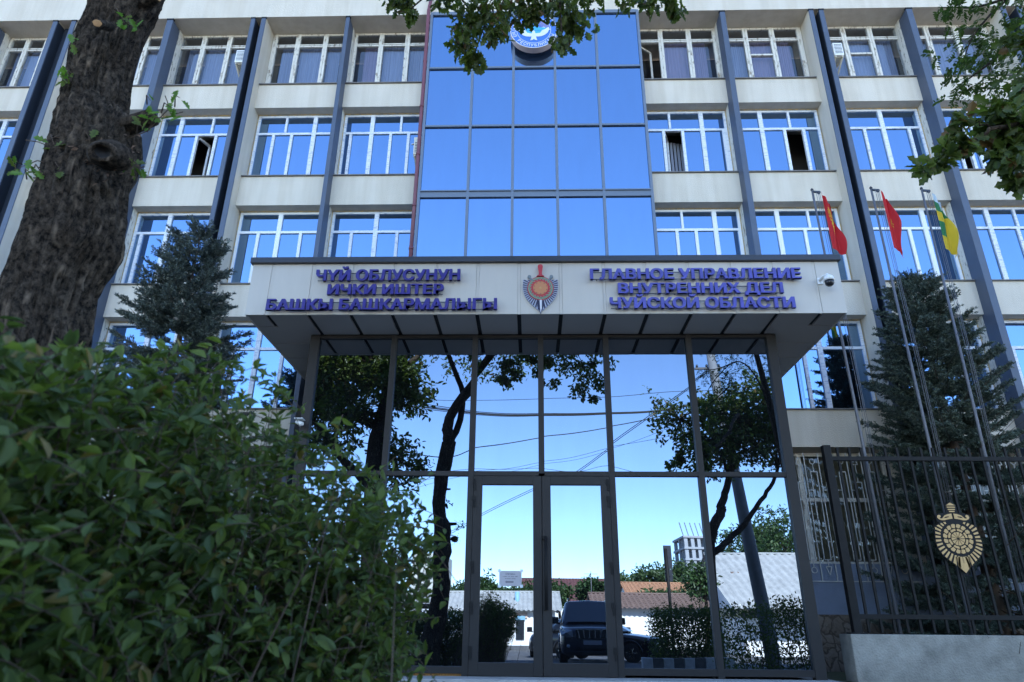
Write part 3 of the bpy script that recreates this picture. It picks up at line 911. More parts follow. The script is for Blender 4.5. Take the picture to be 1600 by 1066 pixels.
def ring_text(body, a_start, a_end, r, size):
    n = len(body)
    for i, ch in enumerate(body):
        if ch == ' ': continue
        a = a_start+(a_end-a_start)*i/(n-1)
        vs, fs = text_polys(ch, size, .0005, .002)
        ux, uz = -math.cos(a), -math.sin(a)        # letter top towards the centre
        rx, rz = -math.sin(a), math.cos(a)
        P = [(CO[0]+r*math.cos(a)+v[0]*rx+v[1]*ux, yf-.0105-v[2], CO[1]+r*math.sin(a)+v[0]*rz+v[1]*uz) for v in vs]
        mb.add(P, fs)


ring_text('КЫРГЫЗ РЕСПУБЛИКАСЫ', R_(150), R_(338), CR*.925, .115)
mb.build('lettering', C_WHITE, cr)

# ------------------------------------------------------------------ small things on the facade
def ac_unit(c, label, face=0, w=.42, h=.40, d=.24, m='white_plastic'):
    """c: lower front corner centre; the unit sits on a bracket and looks along x"""
    root = tag(empty('air_conditioner', c), label, 'air conditioner', 'air conditioners on the facade')
    x, y, z = c
    b = MB(); b.box(x-d/2, x+d/2, y, y+w, z, z+h)
    b.build('casing', M[m], root, .015)
    g = MB(); s_ = face
    xx = x+s_*(d/2+.004)
    for k in range(5):
        r = .04+.025*k
        pts = [(xx, y+w*.5+r*math.cos(t*math.pi/8), z+h*.5+r*math.sin(t*math.pi/8)) for t in range(17)]
        g.tube(pts, .004, 4, caps=False)
    for k in range(7): g.box(x-d/2+.03, x+d/2-.03, y-.004, y+.002, z+.06+k*.045, z+.075+k*.045)
    g.build('fan_grille', M['dark_plastic'], root)
    k = MB()
    for xa in (x-d*.35, x+d*.35):
        k.bar((xa, y+.02, z-.02), (xa, y+w+.2, z-.02), .03, .035); k.bar((xa, y+.05, z-.03), (xa, y+w+.15, z-.32), .03, .03)
    k.box(x-d*.5, x+d*.5, y+.06, y+.10, z-.018, z-.001); k.box(x-d*.5, x+d*.5, y+w-.1, y+w-.06, z-.018, z-.001)
    k.build('bracket', M['cream_plastic'], root)
    p = MB(); p.tube([(x, y+w-.02, z+h*.7), (x+.08, y+w+.05, z+h+.1), (x-.05, y+w+.12, z+h+.28), (x-.3, y+w+.14, z+h+.22)], .014, 6)
    p.build('hose', M['white_plastic'], root)
    return root


a = at(373, 97, 12.98); ac_unit((a.x, 12.98, a.z), 'small white air conditioner at the top floor beside the left fin pair', 1)
a = at(1312, 86, 12.98); ac_unit((a.x, 12.98, a.z), 'white air conditioner on a bracket at the top floor beside the right fin pair', -1)
a = at(653, 226, 12.95); ac_unit((a.x+.03, 12.95, a.z-.28), 'old grey air conditioner squeezed beside the red downpipe', -1, .4, .5, .26, 'cream_plastic')
a = at(268, 444, 12.95); ac_unit((a.x, 12.95, a.z), 'beige air conditioner on the sill behind the smaller spruce', 0, .4, .36, .6, 'cream_plastic')

dp = tag(empty('downpipe', (-2.57, 12.86, 6.2)), 'dark red downpipe along the left edge of the mirrored tower', 'downpipe')
mb = MB()
q = [(682, -8), (680.5, 18), (668, 130), (656, 260), (648.5, 400)]
pts = [at(x, y_, 12.80) for x, y_ in q]
pts = [Vector((-2.585, 12.78 if p.z > 15 else 12.83, p.z)) for p in pts]
pts[0].x += .06; pts[-1].z = 6.2
mb.tube(pts, .045, 12)
mb.build('pipe', M['red_pipe'], dp)
for z in (14.9, 13.6, 12.2, 10.8, 9.4, 8.3):
    c = MB(); c.lathe((-2.585, 12.825, z), [(.047, -.03), (.054, -.03), (.054, .03), (.047, .03)], 12); c.box(-2.60, -2.57, 12.86, 13.1, z-.015, z+.015)
    c.build('clamp', M['red_pipe'], dp)

# the dome camera at the right end of the fascia and the little one on the left post
c = at(1297, 436, 9.40)
ca = tag(empty('dome_camera', (c.x, 9.4, c.z-.15)), 'white dome camera with dark lens on the right end of the canopy', 'camera')
x, y, z = c.x, 9.44, c.z+.03
mb = MB(); mb.box(x-.10, x-.02, 9.605, 9.629, z-.01, z+.10); mb.tube([(x-.06, 9.61, z+.05), (x-.04, 9.53, z+.075), (x, 9.46, z+.075), (x, 9.44, z+.04)], .024, 10)
mb.build('arm', M['white_plastic'], ca)
mb = MB(); mb.lathe((x, y, z), [(.078, -.04), (.075, .0), (.063, .03), (.037, .05), (.01, .055)], 20)
mb.build('housing', M['white_plastic'], ca)
mb = MB(); mb.lathe((x, y, z-.04), [(.01, -.095), (.037, -.087), (.06, -.064), (.068, -.038), (.068, 0)], 20)
mb.build('dome', M['dark_plastic'], ca)
c = at(471, 663, 10.38)
ca = tag(empty('bullet_camera', (c.x, 10.38, c.z)), 'small white bullet camera low on the left porch post', 'camera')
mb = MB(); mb.tube([(c.x-.06, 10.33, c.z+.02), (c.x+.05, 10.26, c.z-.03)], .035, 10)
mb.box(c.x-.075, c.x+.06, 10.22, 10.36, c.z+.05, c.z+.06)
mb.build('housing', M['white_plastic'], ca)
mb = MB(); mb.tube([(c.x-.03, 10.32, c.z), (c.x-.04, 10.44, c.z-.02)], .014, 8)
mb.build('arm', M['white_plastic'], ca)

# paper notice taped to the left door leaf
nx0, nx1 = at(780, 905, GLASS_Y-.033).x, at(815, 905, GLASS_Y-.033).x
nz1, nz0 = at(797, 892, GLASS_Y-.033).z, at(797, 916, GLASS_Y-.033).z
nt_ = tag(empty('paper_notice', ((nx0+nx1)/2, GLASS_Y-.033, nz0)), 'paper notice with a grey arrow taped inside the left door pane', 'notice')
mb = MB(); mb.box(nx0, nx1, GLASS_Y-.0335, GLASS_Y-.0315, nz0, nz1)
mb.build('sheet', M['paper'], nt_)
mb = MB(); yn = GLASS_Y-.0337
W_ = nx1-nx0; H_ = nz1-nz0
for body, zc, h, w in (('СПРАВКА', .74, .085, .44), ('к нач. гл. упр. каб.', .60, .06, .68), ('по всем вопр.', .46, .06, .48)):
    vs, fs = text_polys(body, 1, .0, .02)
    a_ = np.array(vs); s_ = w*W_/(a_[:, 0].max()-a_[:, 0].min())
    mb.add([((nx0+nx1)/2+(v[0]-(a_[:, 0].max()+a_[:, 0].min())/2)*s_, yn, nz0+zc*H_+v[1]*h*H_*1.4) for v in vs], fs, 0)
cx_ = (nx0+nx1)/2
mb.plate([(cx_-.24*W_, nz0+.27*H_), (cx_-.17*W_, nz0+.37*H_), (cx_-.17*W_, nz0+.33*H_), (cx_+.14*W_, nz0+.33*H_), (cx_+.14*W_, nz0+.21*H_), (cx_-.17*W_, nz0+.21*H_), (cx_-.17*W_, nz0+.17*H_)], yn, .0001, 1)
mb.build('print', [M['ink'], M['ink_grey']], nt_)
mb = MB()
for xa, za in ((nx0, nz0), (nx1, nz0), (nx0, nz1), (nx1, nz1)): mb.box(xa-.02, xa+.02, GLASS_Y-.0345, GLASS_Y-.0338, za-.02, za+.02)
mb.build('tape', mat('clear_tape', (.55, .58, .62), .3), nt_)

# ------------------------------------------------------------------ flags
def flag_cloth(mat_list, top, width_top, lean, H, W, seed, colours, droop):
    """a limp flag: columns of the cloth gathered under the top corner"""
    r = random.Random(seed)
    nu, nv = 30, 44
    ph = r.uniform(0, 6)
    vs = []; fs = []; mm = []
    for j in range(nv+1):
        v = j/nv
        for i in range(nu+1):
            u = i/nu
            # hoist runs down the pole, the fly falls: gathered horizontally
            x = lean*v*H + W*droop*(u**.9)*(.25+.75*min(1, v*1.6+u*.35))
            z = -v*H - u*W*math.sqrt(max(0, 1-droop**2))*.62*(1-.35*v)
            yy = .07*u*math.sin(u*9+v*3.0+ph)+.05*u*math.sin(v*7+ph)+.02
            x += .035*u*math.sin(v*8+u*5+ph)
            vs.append((top[0]+x, top[1]-yy, top[2]+z))
    for j in range(nv):
        for i in range(nu):
            fs.append((j*(nu+1)+i, (j+1)*(nu+1)+i, (j+1)*(nu+1)+i+1, j*(nu+1)+i+1)); mm.append(colours((i+.5)/nu, (j+.5)/nv))
    mb = MB(); mb.v = vs; mb.f = [list(f) for f in fs]; mb.m = mm; mb.sm = [True]*len(fs)
    return mb


def cloth(name, c):
    m = mat(name, c, .75, bump=.15, bscale=300)
    n = m.node_tree.nodes; l = m.node_tree.links
    t = n.new('ShaderNodeBsdfTranslucent'); t.inputs[0].default_value = (*c, 1)
    mx = n.new('ShaderNodeMixShader'); mx.inputs[0].default_value = .35
    l.new(n['Principled BSDF'].outputs[0], mx.inputs[1]); l.new(t.outputs[0], mx.inputs[2]); l.new(mx.outputs[0], n['Material Output'].inputs[0])
    return m


FR, FY, FW, FG = cloth('red_cloth', (.56, .018, .022)), cloth('yellow_cloth', (.62, .42, .02)), cloth('white_cloth', (.55, .62, .66)), cloth('green_cloth', (.03, .17, .06))


def sunflag(u, v):
    du, dv = (u-.48)*1.5, (v-.48)
    r = math.hypot(du, dv); a = math.atan2(dv, du)
    if .125 < r < .155: return 1
    if r < .11: return 1 if (abs(du+dv) > .03 and abs(du-dv) > .03) else 0
    if .17 < r < .27 and math.sin(a*20) > -.2: return 1
    return 0


POLES = [((1269, 298, 11.1), (1407, 989, 11.1)), ((1361, 295, 11.1), (1519, 987, 11.1)), ((1440, 296, 11.1), (1580, 880, 11.1))]
FL = [('red flag with a yellow sun hanging from the pole nearest the canopy', [FR, FY], sunflag, .50, .78, .62, 11),
      ('plain red flag hanging in folds from the middle pole', [FR, FY], lambda u, v: 0 if not (.44 < v < .6 and .3 < u < .55 and math.sin(u*90+v*60) > .55) else 1, .66, .80, .7, 23),
      ('white, green and yellow flag hanging from the rightmost pole', [FW, FG, FY], lambda u, v: 0 if v < .16 else (1 if v < .34 or (u < .42 and .52 < v < .78) else 2), .50, .80, .62, 5)]
for i, ((t, b_), f) in enumerate(zip(POLES, FL)):
    T, B = at(*t), at(*b_)
    B = B+(B-T)*.0
    if i == 2: B = T+(B-T)*((T.z-.1)/(T.z-B.z))
    B = T+(B-T)*((T.z-gz(11.1))/(T.z-B.z))
    root = tag(empty('flagpole', B), ['slim flagpole nearest the canopy', 'slim flagpole in the middle of the three, behind the fence', 'slim flagpole farthest right of the three, before the spruce'][i], 'flagpole', 'flagpoles behind the fence')
    mb = MB(); mb.tube([B, B.lerp(T, .5), T], [.030, .025, .019], 10)
    mb.build('pole', M['galv'], root)
    mb = MB(); mb.lathe((T.x, T.y, T.z), [(.024, 0), (.03, .02), (.012, .05), (.002, .055)], 10)
    mb.bar((T.x, T.y-.01, T.z-.03), (T.x+.11, T.y-.02, T.z-.05), .03, .035)
    mb.lathe((T.x+.11, T.y-.02, T.z-.06), [(.028, -.02), (.032, 0), (.028, .02)], 10, 0, 'y')
    mb.build('pulley', M['cap'], root)
    d = (B-T).normalized()
    mb = MB()
    for off in (.05, .085, .11):
        p0 = T+Vector((off, -.04, -.06)); p1 = p0+d*((T.z-1.2)/-d.z)
        mb.tube([p0, p0.lerp(p1, .5)+Vector((.02, -.02, 0)), p1], .0045, 5)
    mb.build('halyard', M['galv'], root)
    lean = (B.x-T.x)/(T.z-B.z)
    mb = flag_cloth(None, (T.x+.13, T.y-.05, T.z-.06), 0, lean, f[4]*1.6, .47, f[6], f[2], .40)
    tag(mb.build('flag', f[1]), f[0], 'flag', 'flags on the three poles')

# ------------------------------------------------------------------ fence on its low wall
pw = tag(empty('low_wall', (7, 10.8, .05)), 'rough grey concrete low wall carrying the black fence', 'wall')
mb = MB(); mb.box(4.50, 9.2, 10.6, 11.0, -.05, .70)
mb.build('block', M['concrete'], pw, .012)
mb = MB(); mb.box(9.202, 14, 10.602, 10.998, -.05, .698)
mb.build('block', M['concrete'], pw, .012)
fe = tag(empty('fence', (7, 10.7, .70)), 'black iron bar fence standing on the low concrete wall', 'fence')
FYY = 10.70
mb = MB(); mb.box(4.585, 4.70, FYY-.055, FYY+.055, .70, 3.43)
mb.box(4.52, 4.76, FYY-.08, FYY+.08, .70, .72)
mb.build('post', M['iron'], fe, .004)
mb = MB(); mb.box(9.3, 9.41, FYY-.055, FYY+.055, .70, 3.43); mb.build('post', M['iron'], fe, .004)
for z in (.90, 3.19):
    mb = MB(); mb.box(4.702, 9.298, FYY-.03, FYY+.03, z, z+.065); mb.build('rail', M['iron'], fe, .003)
for k in range(24):
    x = 4.815+k*.1845
    if x > 9.25: break
    mb = MB(); mb.box(x-.016, x+.016, FYY-.016, FYY+.016, .72, 3.40); mb.build('bar', M['iron'], fe)
# the gilded badge on the fence
bc = at(1497, 842, FYY-.05); bo = (bc.x, bc.z); bs = .755
bd = tag(empty('fence_badge', (bc.x, FYY-.05, bc.z-.5)), 'gold and black sword and sun badge fixed on the black fence', 'emblem')
SH = [(0, .33), (.22, .33), (.41, .24), (.43, .10), (.455, -.05), (.44, -.18), (.37, -.32), (.25, -.43), (.17, -.49), (.13, -.52), (0, -.66)]
SH = SH+[(-x, z) for x, z in reversed(SH[1:-1])]
mb = MB(); yb = FYY-.05
mb.plate(SH, yb, .018, 0, bo, bs)
mb.plate([(-.12, .36), (.12, .36), (.11, .64), (0, .73), (-.11, .64)], yb+.0015, .018, 0, bo, bs)
mb.plate([(-.33, .32), (.33, .32), (.34, .46), (.2, .5), (-.2, .5), (-.34, .46)], yb+.001, .018, 0, bo, bs)
mb.build('back_plate', M['iron'], bd)


def sh_edge(a):
    n = len(SH); d = (math.cos(a), math.sin(a)); best = .4
    for i in range(n):
        p, q_ = SH[i], SH[(i+1) % n]; ex, ez = q_[0]-p[0], q_[1]-p[1]; den = d[0]*ez-d[1]*ex
        if abs(den) < 1e-9: continue
        t = (p[0]*ez-p[1]*ex)/den; s_ = (p[0]*d[1]-p[1]*d[0])/den
        if t > 0 and 0 <= s_ <= 1: best = t
    return best*.97


c_, s2 = math.cos, math.sin
for k in range(34):
    a = 2*math.pi*(k+.25)/34; b_ = 2*math.pi*(k+.75)/34
    am = (a+b_)/2
    if abs(((am-math.pi/2+math.pi) % (2*math.pi))-math.pi) < .45 or abs(((am+math.pi/2+math.pi) % (2*math.pi))-math.pi) < .18: continue
    e0, e1 = sh_edge(a), sh_edge(b_)
    mb = MB(); mb.plate([(.335*c_(a), .335*s2(a)), (e0*c_(a), e0*s2(a)), (e1*c_(b_), e1*s2(b_)), (.335*c_(b_), .335*s2(b_))], yb-.006, .0058, 0, bo, bs)
    mb.build('ray', M['gold'], bd)
mb = MB()


def ringseg(r0, r1, a0, a1, n=4):
    return [(r0*c_(a0+(a1-a0)*i/n), r0*s2(a0+(a1-a0)*i/n)) for i in range(n+1)]+[(r1*c_(a1-(a1-a0)*i/n), r1*s2(a1-(a1-a0)*i/n)) for i in range(n+1)]


for k in range(16):
    a = 2*math.pi*k/16
    mb.plate([(.205*c_(a+.08), .205*s2(a+.08)), (.27*c_(a), .27*s2(a)), (.285*c_(a+.12), .285*s2(a+.12)), (.28*c_(a+.28), .28*s2(a+.28)), (.225*c_(a+.36), .225*s2(a+.36)), (.21*c_(a+.24), .21*s2(a+.24))], yb-.006, .0058, 0, bo, bs)
for k in range(8):
    a = 2*math.pi*k/8; mb.plate(ringseg(.15, .19, a+.09, a+2*math.pi/8-.09), yb-.006, .0058, 0, bo, bs)
for k in range(11):
    a = 2*math.pi*k/11; mb.plate([(.02*c_(a+.25), .02*s2(a+.25))]+ringseg(.128, .13, a+.05, a+2*math.pi/11-.05, 3)[:4], yb-.006, .0058, 0, bo, bs)
mb.build('sun_disc', M['gold'], bd)
mb = MB()
for s_ in (-1, 1):
    arc = [(s_*x, z) for x, z in ((.02, .385), (.10, .375), (.18, .355), (.24, .355), (.29, .375), (.315, .41), (.30, .45), (.265, .46), (.24, .44), (.245, .415), (.265, .41), (.26, .39), (.22, .39), (.16, .45), (.09, .475), (.02, .485))]
    mb.plate(arc, yb-.006, .0058, 0, bo, bs)
    mb.plate([(s_*.08, .43), (s_*.15, .425), (s_*.19, .395), (s_*.14, .40), (s_*.09, .415)], yb-.008, .0018, 1, bo, bs)
mb.build('guard', [M['gold'], M['iron']], bd)
mb = MB()
for z0, w in ((.515, .055), (.555, .07), (.60, .08)): mb.plate([(-w, z0), (w, z0), (w, z0+.022), (-w, z0+.022)], yb-.006, .0058, 0, bo, bs)
mb.plate([(-.09, .645), (.09, .645), (0, .70)], yb-.006, .0058, 0, bo, bs)
mb.build('hilt', M['gold'], bd)
mb = MB()
mb.plate([(-.10, -.34), (.10, -.34), (.115, -.52), (0, -.64), (-.115, -.52)], yb-.006, .0058, 0, bo, bs)
for s_ in (-1, 1): mb.plate([(s_*.115, -.34), (s_*.135, -.34), (s_*.16, -.5), (s_*.15, -.5)], yb-.006, .0058, 0, bo, bs)
mb.plate([(-.004, -.34), (.004, -.34), (.003, -.46), (-.003, -.46)], yb-.0075, .0014, 1, bo, bs)
mb.build('blade', [M['gold'], M['iron']], bd)
# ------------------------------------------------------------------ vegetation
def leaf_mat(name, c, trans=.35, rough=.45, spec=.4):
    m = mat(name, c, rough, spec=spec, var=.25, vscale=9)
    n = m.node_tree.nodes; l = m.node_tree.links
    t = n.new('ShaderNodeBsdfTranslucent'); t.inputs[0].default_value = (c[0]*1.5, c[1]*1.6, c[2]*.8, 1)
    mx = n.new('ShaderNodeMixShader'); mx.inputs[0].default_value = trans
    l.new(n['Principled BSDF'].outputs[0], mx.inputs[1]); l.new(t.outputs[0], mx.inputs[2]); l.new(mx.outputs[0], n['Material Output'].inputs[0])
    return m


OVAL = [(.12, .10), (.35, .235), (.62, .21), (.85, .09)]
SMALL = [(.35, .22), (.7, .17)]
OAK = [(.16, .07), (.30, .24), (.40, .13), (.56, .33), (.66, .17), (.80, .25), (.90, .10)]
TRI = [(.45, .22)]


def leaf_mesh(name, pos, dirs, nrm, size, shape, mats, rs, parent=None, fold=.12, curl=.12, weights=None):
    """many small leaves as one mesh: every leaf has two halves folded along its rib"""
    pos = np.asarray(pos, float); N = len(pos); size = np.broadcast_to(np.asarray(size, float), (N,))
    d = np.asarray(dirs, float); d = d/np.linalg.norm(d, axis=1, keepdims=True)
    n_ = np.asarray(nrm, float); n_ = n_-d*(n_*d).sum(1, keepdims=True); n_ = n_/(np.linalg.norm(n_, axis=1, keepdims=True)+1e-9)
    s = np.cross(d, n_)
    k = len(shape)
    loc = [(0, 0)]+[(u, v) for u, v in shape]+[(1, 0)]+[(u, -v) for u, v in reversed(shape)]
    loc = np.array(loc)
    lift = np.abs(loc[:, 1])*fold*3-curl*loc[:, 0]**2
    V = pos[:, None, :]+size[:, None, None]*(loc[None, :, 0, None]*d[:, None, :]+loc[None, :, 1, None]*s[:, None, :]+lift[None, :, None]*n_[:, None, :])
    nv = len(loc)
    h1 = list(range(0, k+2)); h2 = [0]+list(range(k+1, nv))
    idx = (np.arange(N)*nv)[:, None]
    loops = np.concatenate([idx+np.array(h1)[None], idx+np.array(h2)[None]], 1).ravel()
    L = k+2
    me = bpy.data.meshes.new(name)
    me.vertices.add(N*nv); me.vertices.foreach_set('co', V.reshape(-1))
    me.loops.add(len(loops)); me.loops.foreach_set('vertex_index', loops.astype(np.int32))
    me.polygons.add(2*N); me.polygons.foreach_set('loop_start', (np.arange(2*N)*L).astype(np.int32)); me.polygons.foreach_set('loop_total', np.full(2*N, L, np.int32))
    for m in mats: me.materials.append(m)
    mi = rs.choice(len(mats), N, p=weights)
    me.polygons.foreach_set('material_index', np.repeat(mi, 2).astype(np.int32))
    me.update(calc_edges=True); me.validate()
    o = bpy.data.objects.new(name, me); col.objects.link(o)
    if parent is not None: adopt(o, parent)
    return o


def unit(rs, n):
    v = rs.normal(size=(n, 3)); return v/np.linalg.norm(v, axis=1, keepdims=True)


def in_ball(rs, n):
    return unit(rs, n)*(rs.random((n, 1))**(1/3))


def blobs_leaves(rs, blobs, n_sprig, per, spread, up=.3, shell=.55):
    """sprigs of leaves through the volume of some ellipsoids, denser outside; returns pos, dir, normal, sprig bases"""
    vol = np.array([b[1][0]*b[1][1]*b[1][2] for b in blobs])**.8; vol = vol/vol.sum()
    P = []; Dd = []; Nn = []; base = []
    for b, w in zip(blobs, vol):
        c, r = np.array(b[0]), np.array(b[1]); m = max(3, int(n_sprig*w))
        u = unit(rs, m); rad = shell+(1.05-shell)*rs.random((m, 1))**.7
        rad *= 1+.22*np.sin(u[:, :1]*7+c[0])*np.sin(u[:, 2:]*6+c[2]*3)
        sp = c+u*rad*r
        sd_ = u*.8+unit(rs, m)*.7+np.array([0, 0, up]); sd_ /= np.linalg.norm(sd_, axis=1, keepdims=True)
        base += list(zip(sp, sd_))
        for i in range(m):
            t = rs.random((per, 1))*spread
            P.append(sp[i]+sd_[i]*t+rs.normal(size=(per, 3))*spread*.22)
            Dd.append(sd_[i]*.5+unit(rs, per)+np.array([0, 0, -.15])); Nn.append(unit(rs, per)*.8+np.array([0, 0, .9]))
    return np.concatenate(P), np.concatenate(Dd), np.concatenate(Nn), base


def curve(pts, n=10):
    """smooth polyline through points"""
    pts = [Vector(p) for p in pts]
    if len(pts) == 2: return [pts[0].lerp(pts[1], i/n) for i in range(n+1)]
    out = []
    P = [pts[0]*2-pts[1]]+pts+[pts[-1]*2-pts[-2]]
    for i in range(1, len(P)-2):
        for k in range(n):
            t = k/n
            out.append(.5*((2*P[i])+(-P[i-1]+P[i+1])*t+(2*P[i-1]-5*P[i]+4*P[i+1]-P[i+2])*t*t+(-P[i-1]+3*P[i]-3*P[i+1]+P[i+2])*t**3))
    out.append(pts[-1]); return out


def limb(mb, pts, r0, r1, n=8, rnd=None, wob=.03):
    c = curve(pts, 8)
    if rnd:
        for p in c[1:-1]: p += Vector((rnd.uniform(-wob, wob), rnd.uniform(-wob, wob), 0))
    mb.tube(c, [r0+(r1-r0)*i/(len(c)-1) for i in range(len(c))], n)


def mat_bark():
    m = mat('oak_bark', (.05, .042, .037), .95, bump=0, spec=.12)
    n = m.node_tree.nodes; l = m.node_tree.links; p = n['Principled BSDF']
    tc = n.new('ShaderNodeTexCoord')

    def noise(scale, stretch, detail, kind='FBM', dist=0.0, rough=.6):
        mp = n.new('ShaderNodeMapping'); mp.inputs['Scale'].default_value = stretch
        l.new(tc.outputs['Object'], mp.inputs[0])
        t = n.new('ShaderNodeTexNoise'); t.noise_type = kind; t.inputs['Scale'].default_value = scale; t.inputs['Detail'].default_value = detail
        t.inputs['Roughness'].default_value = rough; t.inputs['Distortion'].default_value = dist
        l.new(mp.outputs[0], t.inputs[0]); return t
    ridge = noise(1.0, (30, 30, 5.5), 8, 'RIDGED_MULTIFRACTAL', .25, .6)
    plates = noise(1.0, (38, 38, 30), 6, 'FBM', .15, .75)
    patch = noise(2.2, (1, 1, 1), 4)
    a1 = n.new('ShaderNodeMapRange'); a1.inputs[1].default_value = .15; a1.inputs[2].default_value = 2.2
    l.new(ridge.outputs[0], a1.inputs[0])
    mx = n.new('ShaderNodeMath'); mx.operation = 'MULTIPLY_ADD'; mx.inputs[1].default_value = .55
    l.new(plates.outputs[0], mx.inputs[0]); l.new(a1.outputs[0], mx.inputs[2])
    rp = n.new('ShaderNodeValToRGB'); rp.color_ramp.elements[0].position = .22; rp.color_ramp.elements[1].position = .62
    rp.color_ramp.elements[0].color = (.010, .0085, .0075, 1); rp.color_ramp.elements[1].color = (.27, .205, .155, 1)
    l.new(mx.outputs[0], rp.inputs[0])
    r2 = n.new('ShaderNodeValToRGB'); r2.color_ramp.elements[0].color = (.75, .70, .66, 1); r2.color_ramp.elements[1].color = (1.1, 1.12, 1.05, 1)
    l.new(patch.outputs[0], r2.inputs[0])
    mm = n.new('ShaderNodeMixRGB'); mm.blend_type = 'MULTIPLY'; mm.inputs[0].default_value = 1
    l.new(rp.outputs[0], mm.inputs[1]); l.new(r2.outputs[0], mm.inputs[2]); l.new(mm.outputs[0], p.inputs['Base Color'])
    b = n.new('ShaderNodeBump'); b.inputs['Strength'].default_value = 1; b.inputs['Distance'].default_value = .03
    l.new(mx.outputs[0], b.inputs['Height']); l.new(b.outputs[0], p.inputs['Normal'])
    return m


M['bark'] = mat_bark()
M['twig'] = mat('brown_twig', (.085, .055, .035), .85, var=.35, vscale=12)
M['cut'] = mat('cut_wood', (.42, .24, .11), .8, var=.4, vscale=30)
M['moss_twig'] = mat('pruned_scar', (.14, .075, .04), .9, var=.5, vscale=20, bump=1, bscale=60)
OAKM = [leaf_mat('oak_leaf', (.070, .100, .022), .42), leaf_mat('oak_leaf_mid', (.100, .138, .030), .45), leaf_mat('oak_leaf_dark', (.048, .072, .018), .35), leaf_mat('oak_leaf_brown', (.12, .07, .025), .25)]
BUSHM = [leaf_mat('bush_leaf', (.082, .118, .030), .35, .55, .3), leaf_mat('bush_leaf_dark', (.054, .086, .026), .3, .5, .3), leaf_mat('bush_leaf_pale', (.115, .155, .032), .4, .55, .3), leaf_mat('bush_leaf_yellow', (.16, .12, .03), .3)]
LOCM = [leaf_mat('locust_leaf', (.065, .105, .025), .4), leaf_mat('locust_leaf_dark', (.042, .074, .020), .35)]

# ---- the big oak at the left, leaning; its trunk is close to the camera
TY = 2.9


def oak_trunk():
    # (left edge px, right edge px, row)
    prof = [(-30, 118, 640), (-8, 128, 560), (2, 135, 500), (22, 150, 440), (42, 185, 385), (56, 192, 330), (70, 195, 290), (82, 214, 250), (92, 215, 205), (100, 196, 170), (108, 200, 130), (116, 209, 90), (133, 222, 50), (152, 246, 2), (165, 262, -40)]
    C = []; Rr = []
    for a, b, y in prof:
        p, q = at(a, y, TY), at(b, y, TY); C.append((p+q)/2); Rr.append((p-q).length/2*.97)
    base = [Vector((C[0].x-.30, TY, gz(TY)-.1)), Vector((C[0].x-.22, TY, .25)), Vector((C[0].x-.08, TY, .9))]
    C = base+C; Rr = [.36, .27, .235]+Rr
    top = C[-1]
    up = [(top.x+.05, TY+.0, top.z+.35, .20), (top.x+.10, TY-.02, top.z+.75, .19), (top.x+.13, TY-.03, top.z+1.0, .18)]
    for x, y, z, r in up: C.append(Vector((x, y, z))); Rr.append(r)
    cc_ = curve(C, 10)
    tt = np.linspace(0, 1, len(C)); rr = np.interp(np.linspace(0, 1, len(cc_)), tt, Rr)
    # dense skin with bark relief
    nseg = 300; na = 112
    s = np.linspace(0, len(cc_)-1, nseg)
    vs = []; fs = []
    for i in range(nseg):
        k = int(min(s[i], len(cc_)-1.001)); t = s[i]-k
        c = cc_[k].lerp(cc_[k+1], t); r = rr[k]*(1-t)+rr[k+1]*t
        for j in range(na):
            a = 2*math.pi*j/na
            dx, dy = math.cos(a), math.sin(a)
            q = Vector((dx*2.2, dy*2.2, c.z*1.1))
            big = mnoise.noise(q)*.06+mnoise.noise(q*2.3)*.035
            rid = Vector((dx*11+mnoise.noise(Vector((dx*3, dy*3, c.z*3)))*1.0, dy*11, c.z*3.6))
            rg = 1-abs(mnoise.noise(rid))*2.6
            fine = mnoise.noise(Vector((dx*24, dy*24, c.z*17)))
            rad = r*(1+big)-.030*max(0, rg)**2+.006*fine
            vs.append((c.x+dx*rad, c.y+dy*rad, c.z))
    for i in range(nseg-1):
        for j in range(na): fs.append((i*na+j, i*na+(j+1) % na, (i+1)*na+(j+1) % na, (i+1)*na+j))
    return vs, fs, C, Rr


oak = tag(empty('oak_tree', (-2.45, TY, gz(TY))), 'big leaning oak with a thick dark furrowed trunk behind the bush', 'tree')
vs, fs, OC, OR = oak_trunk()
mb = MB(); mb.add(vs, fs, 0, True)
mb.build('trunk', M['bark'], oak)


def front(px, py, dy=0):
    return at(px, py, TY+dy)


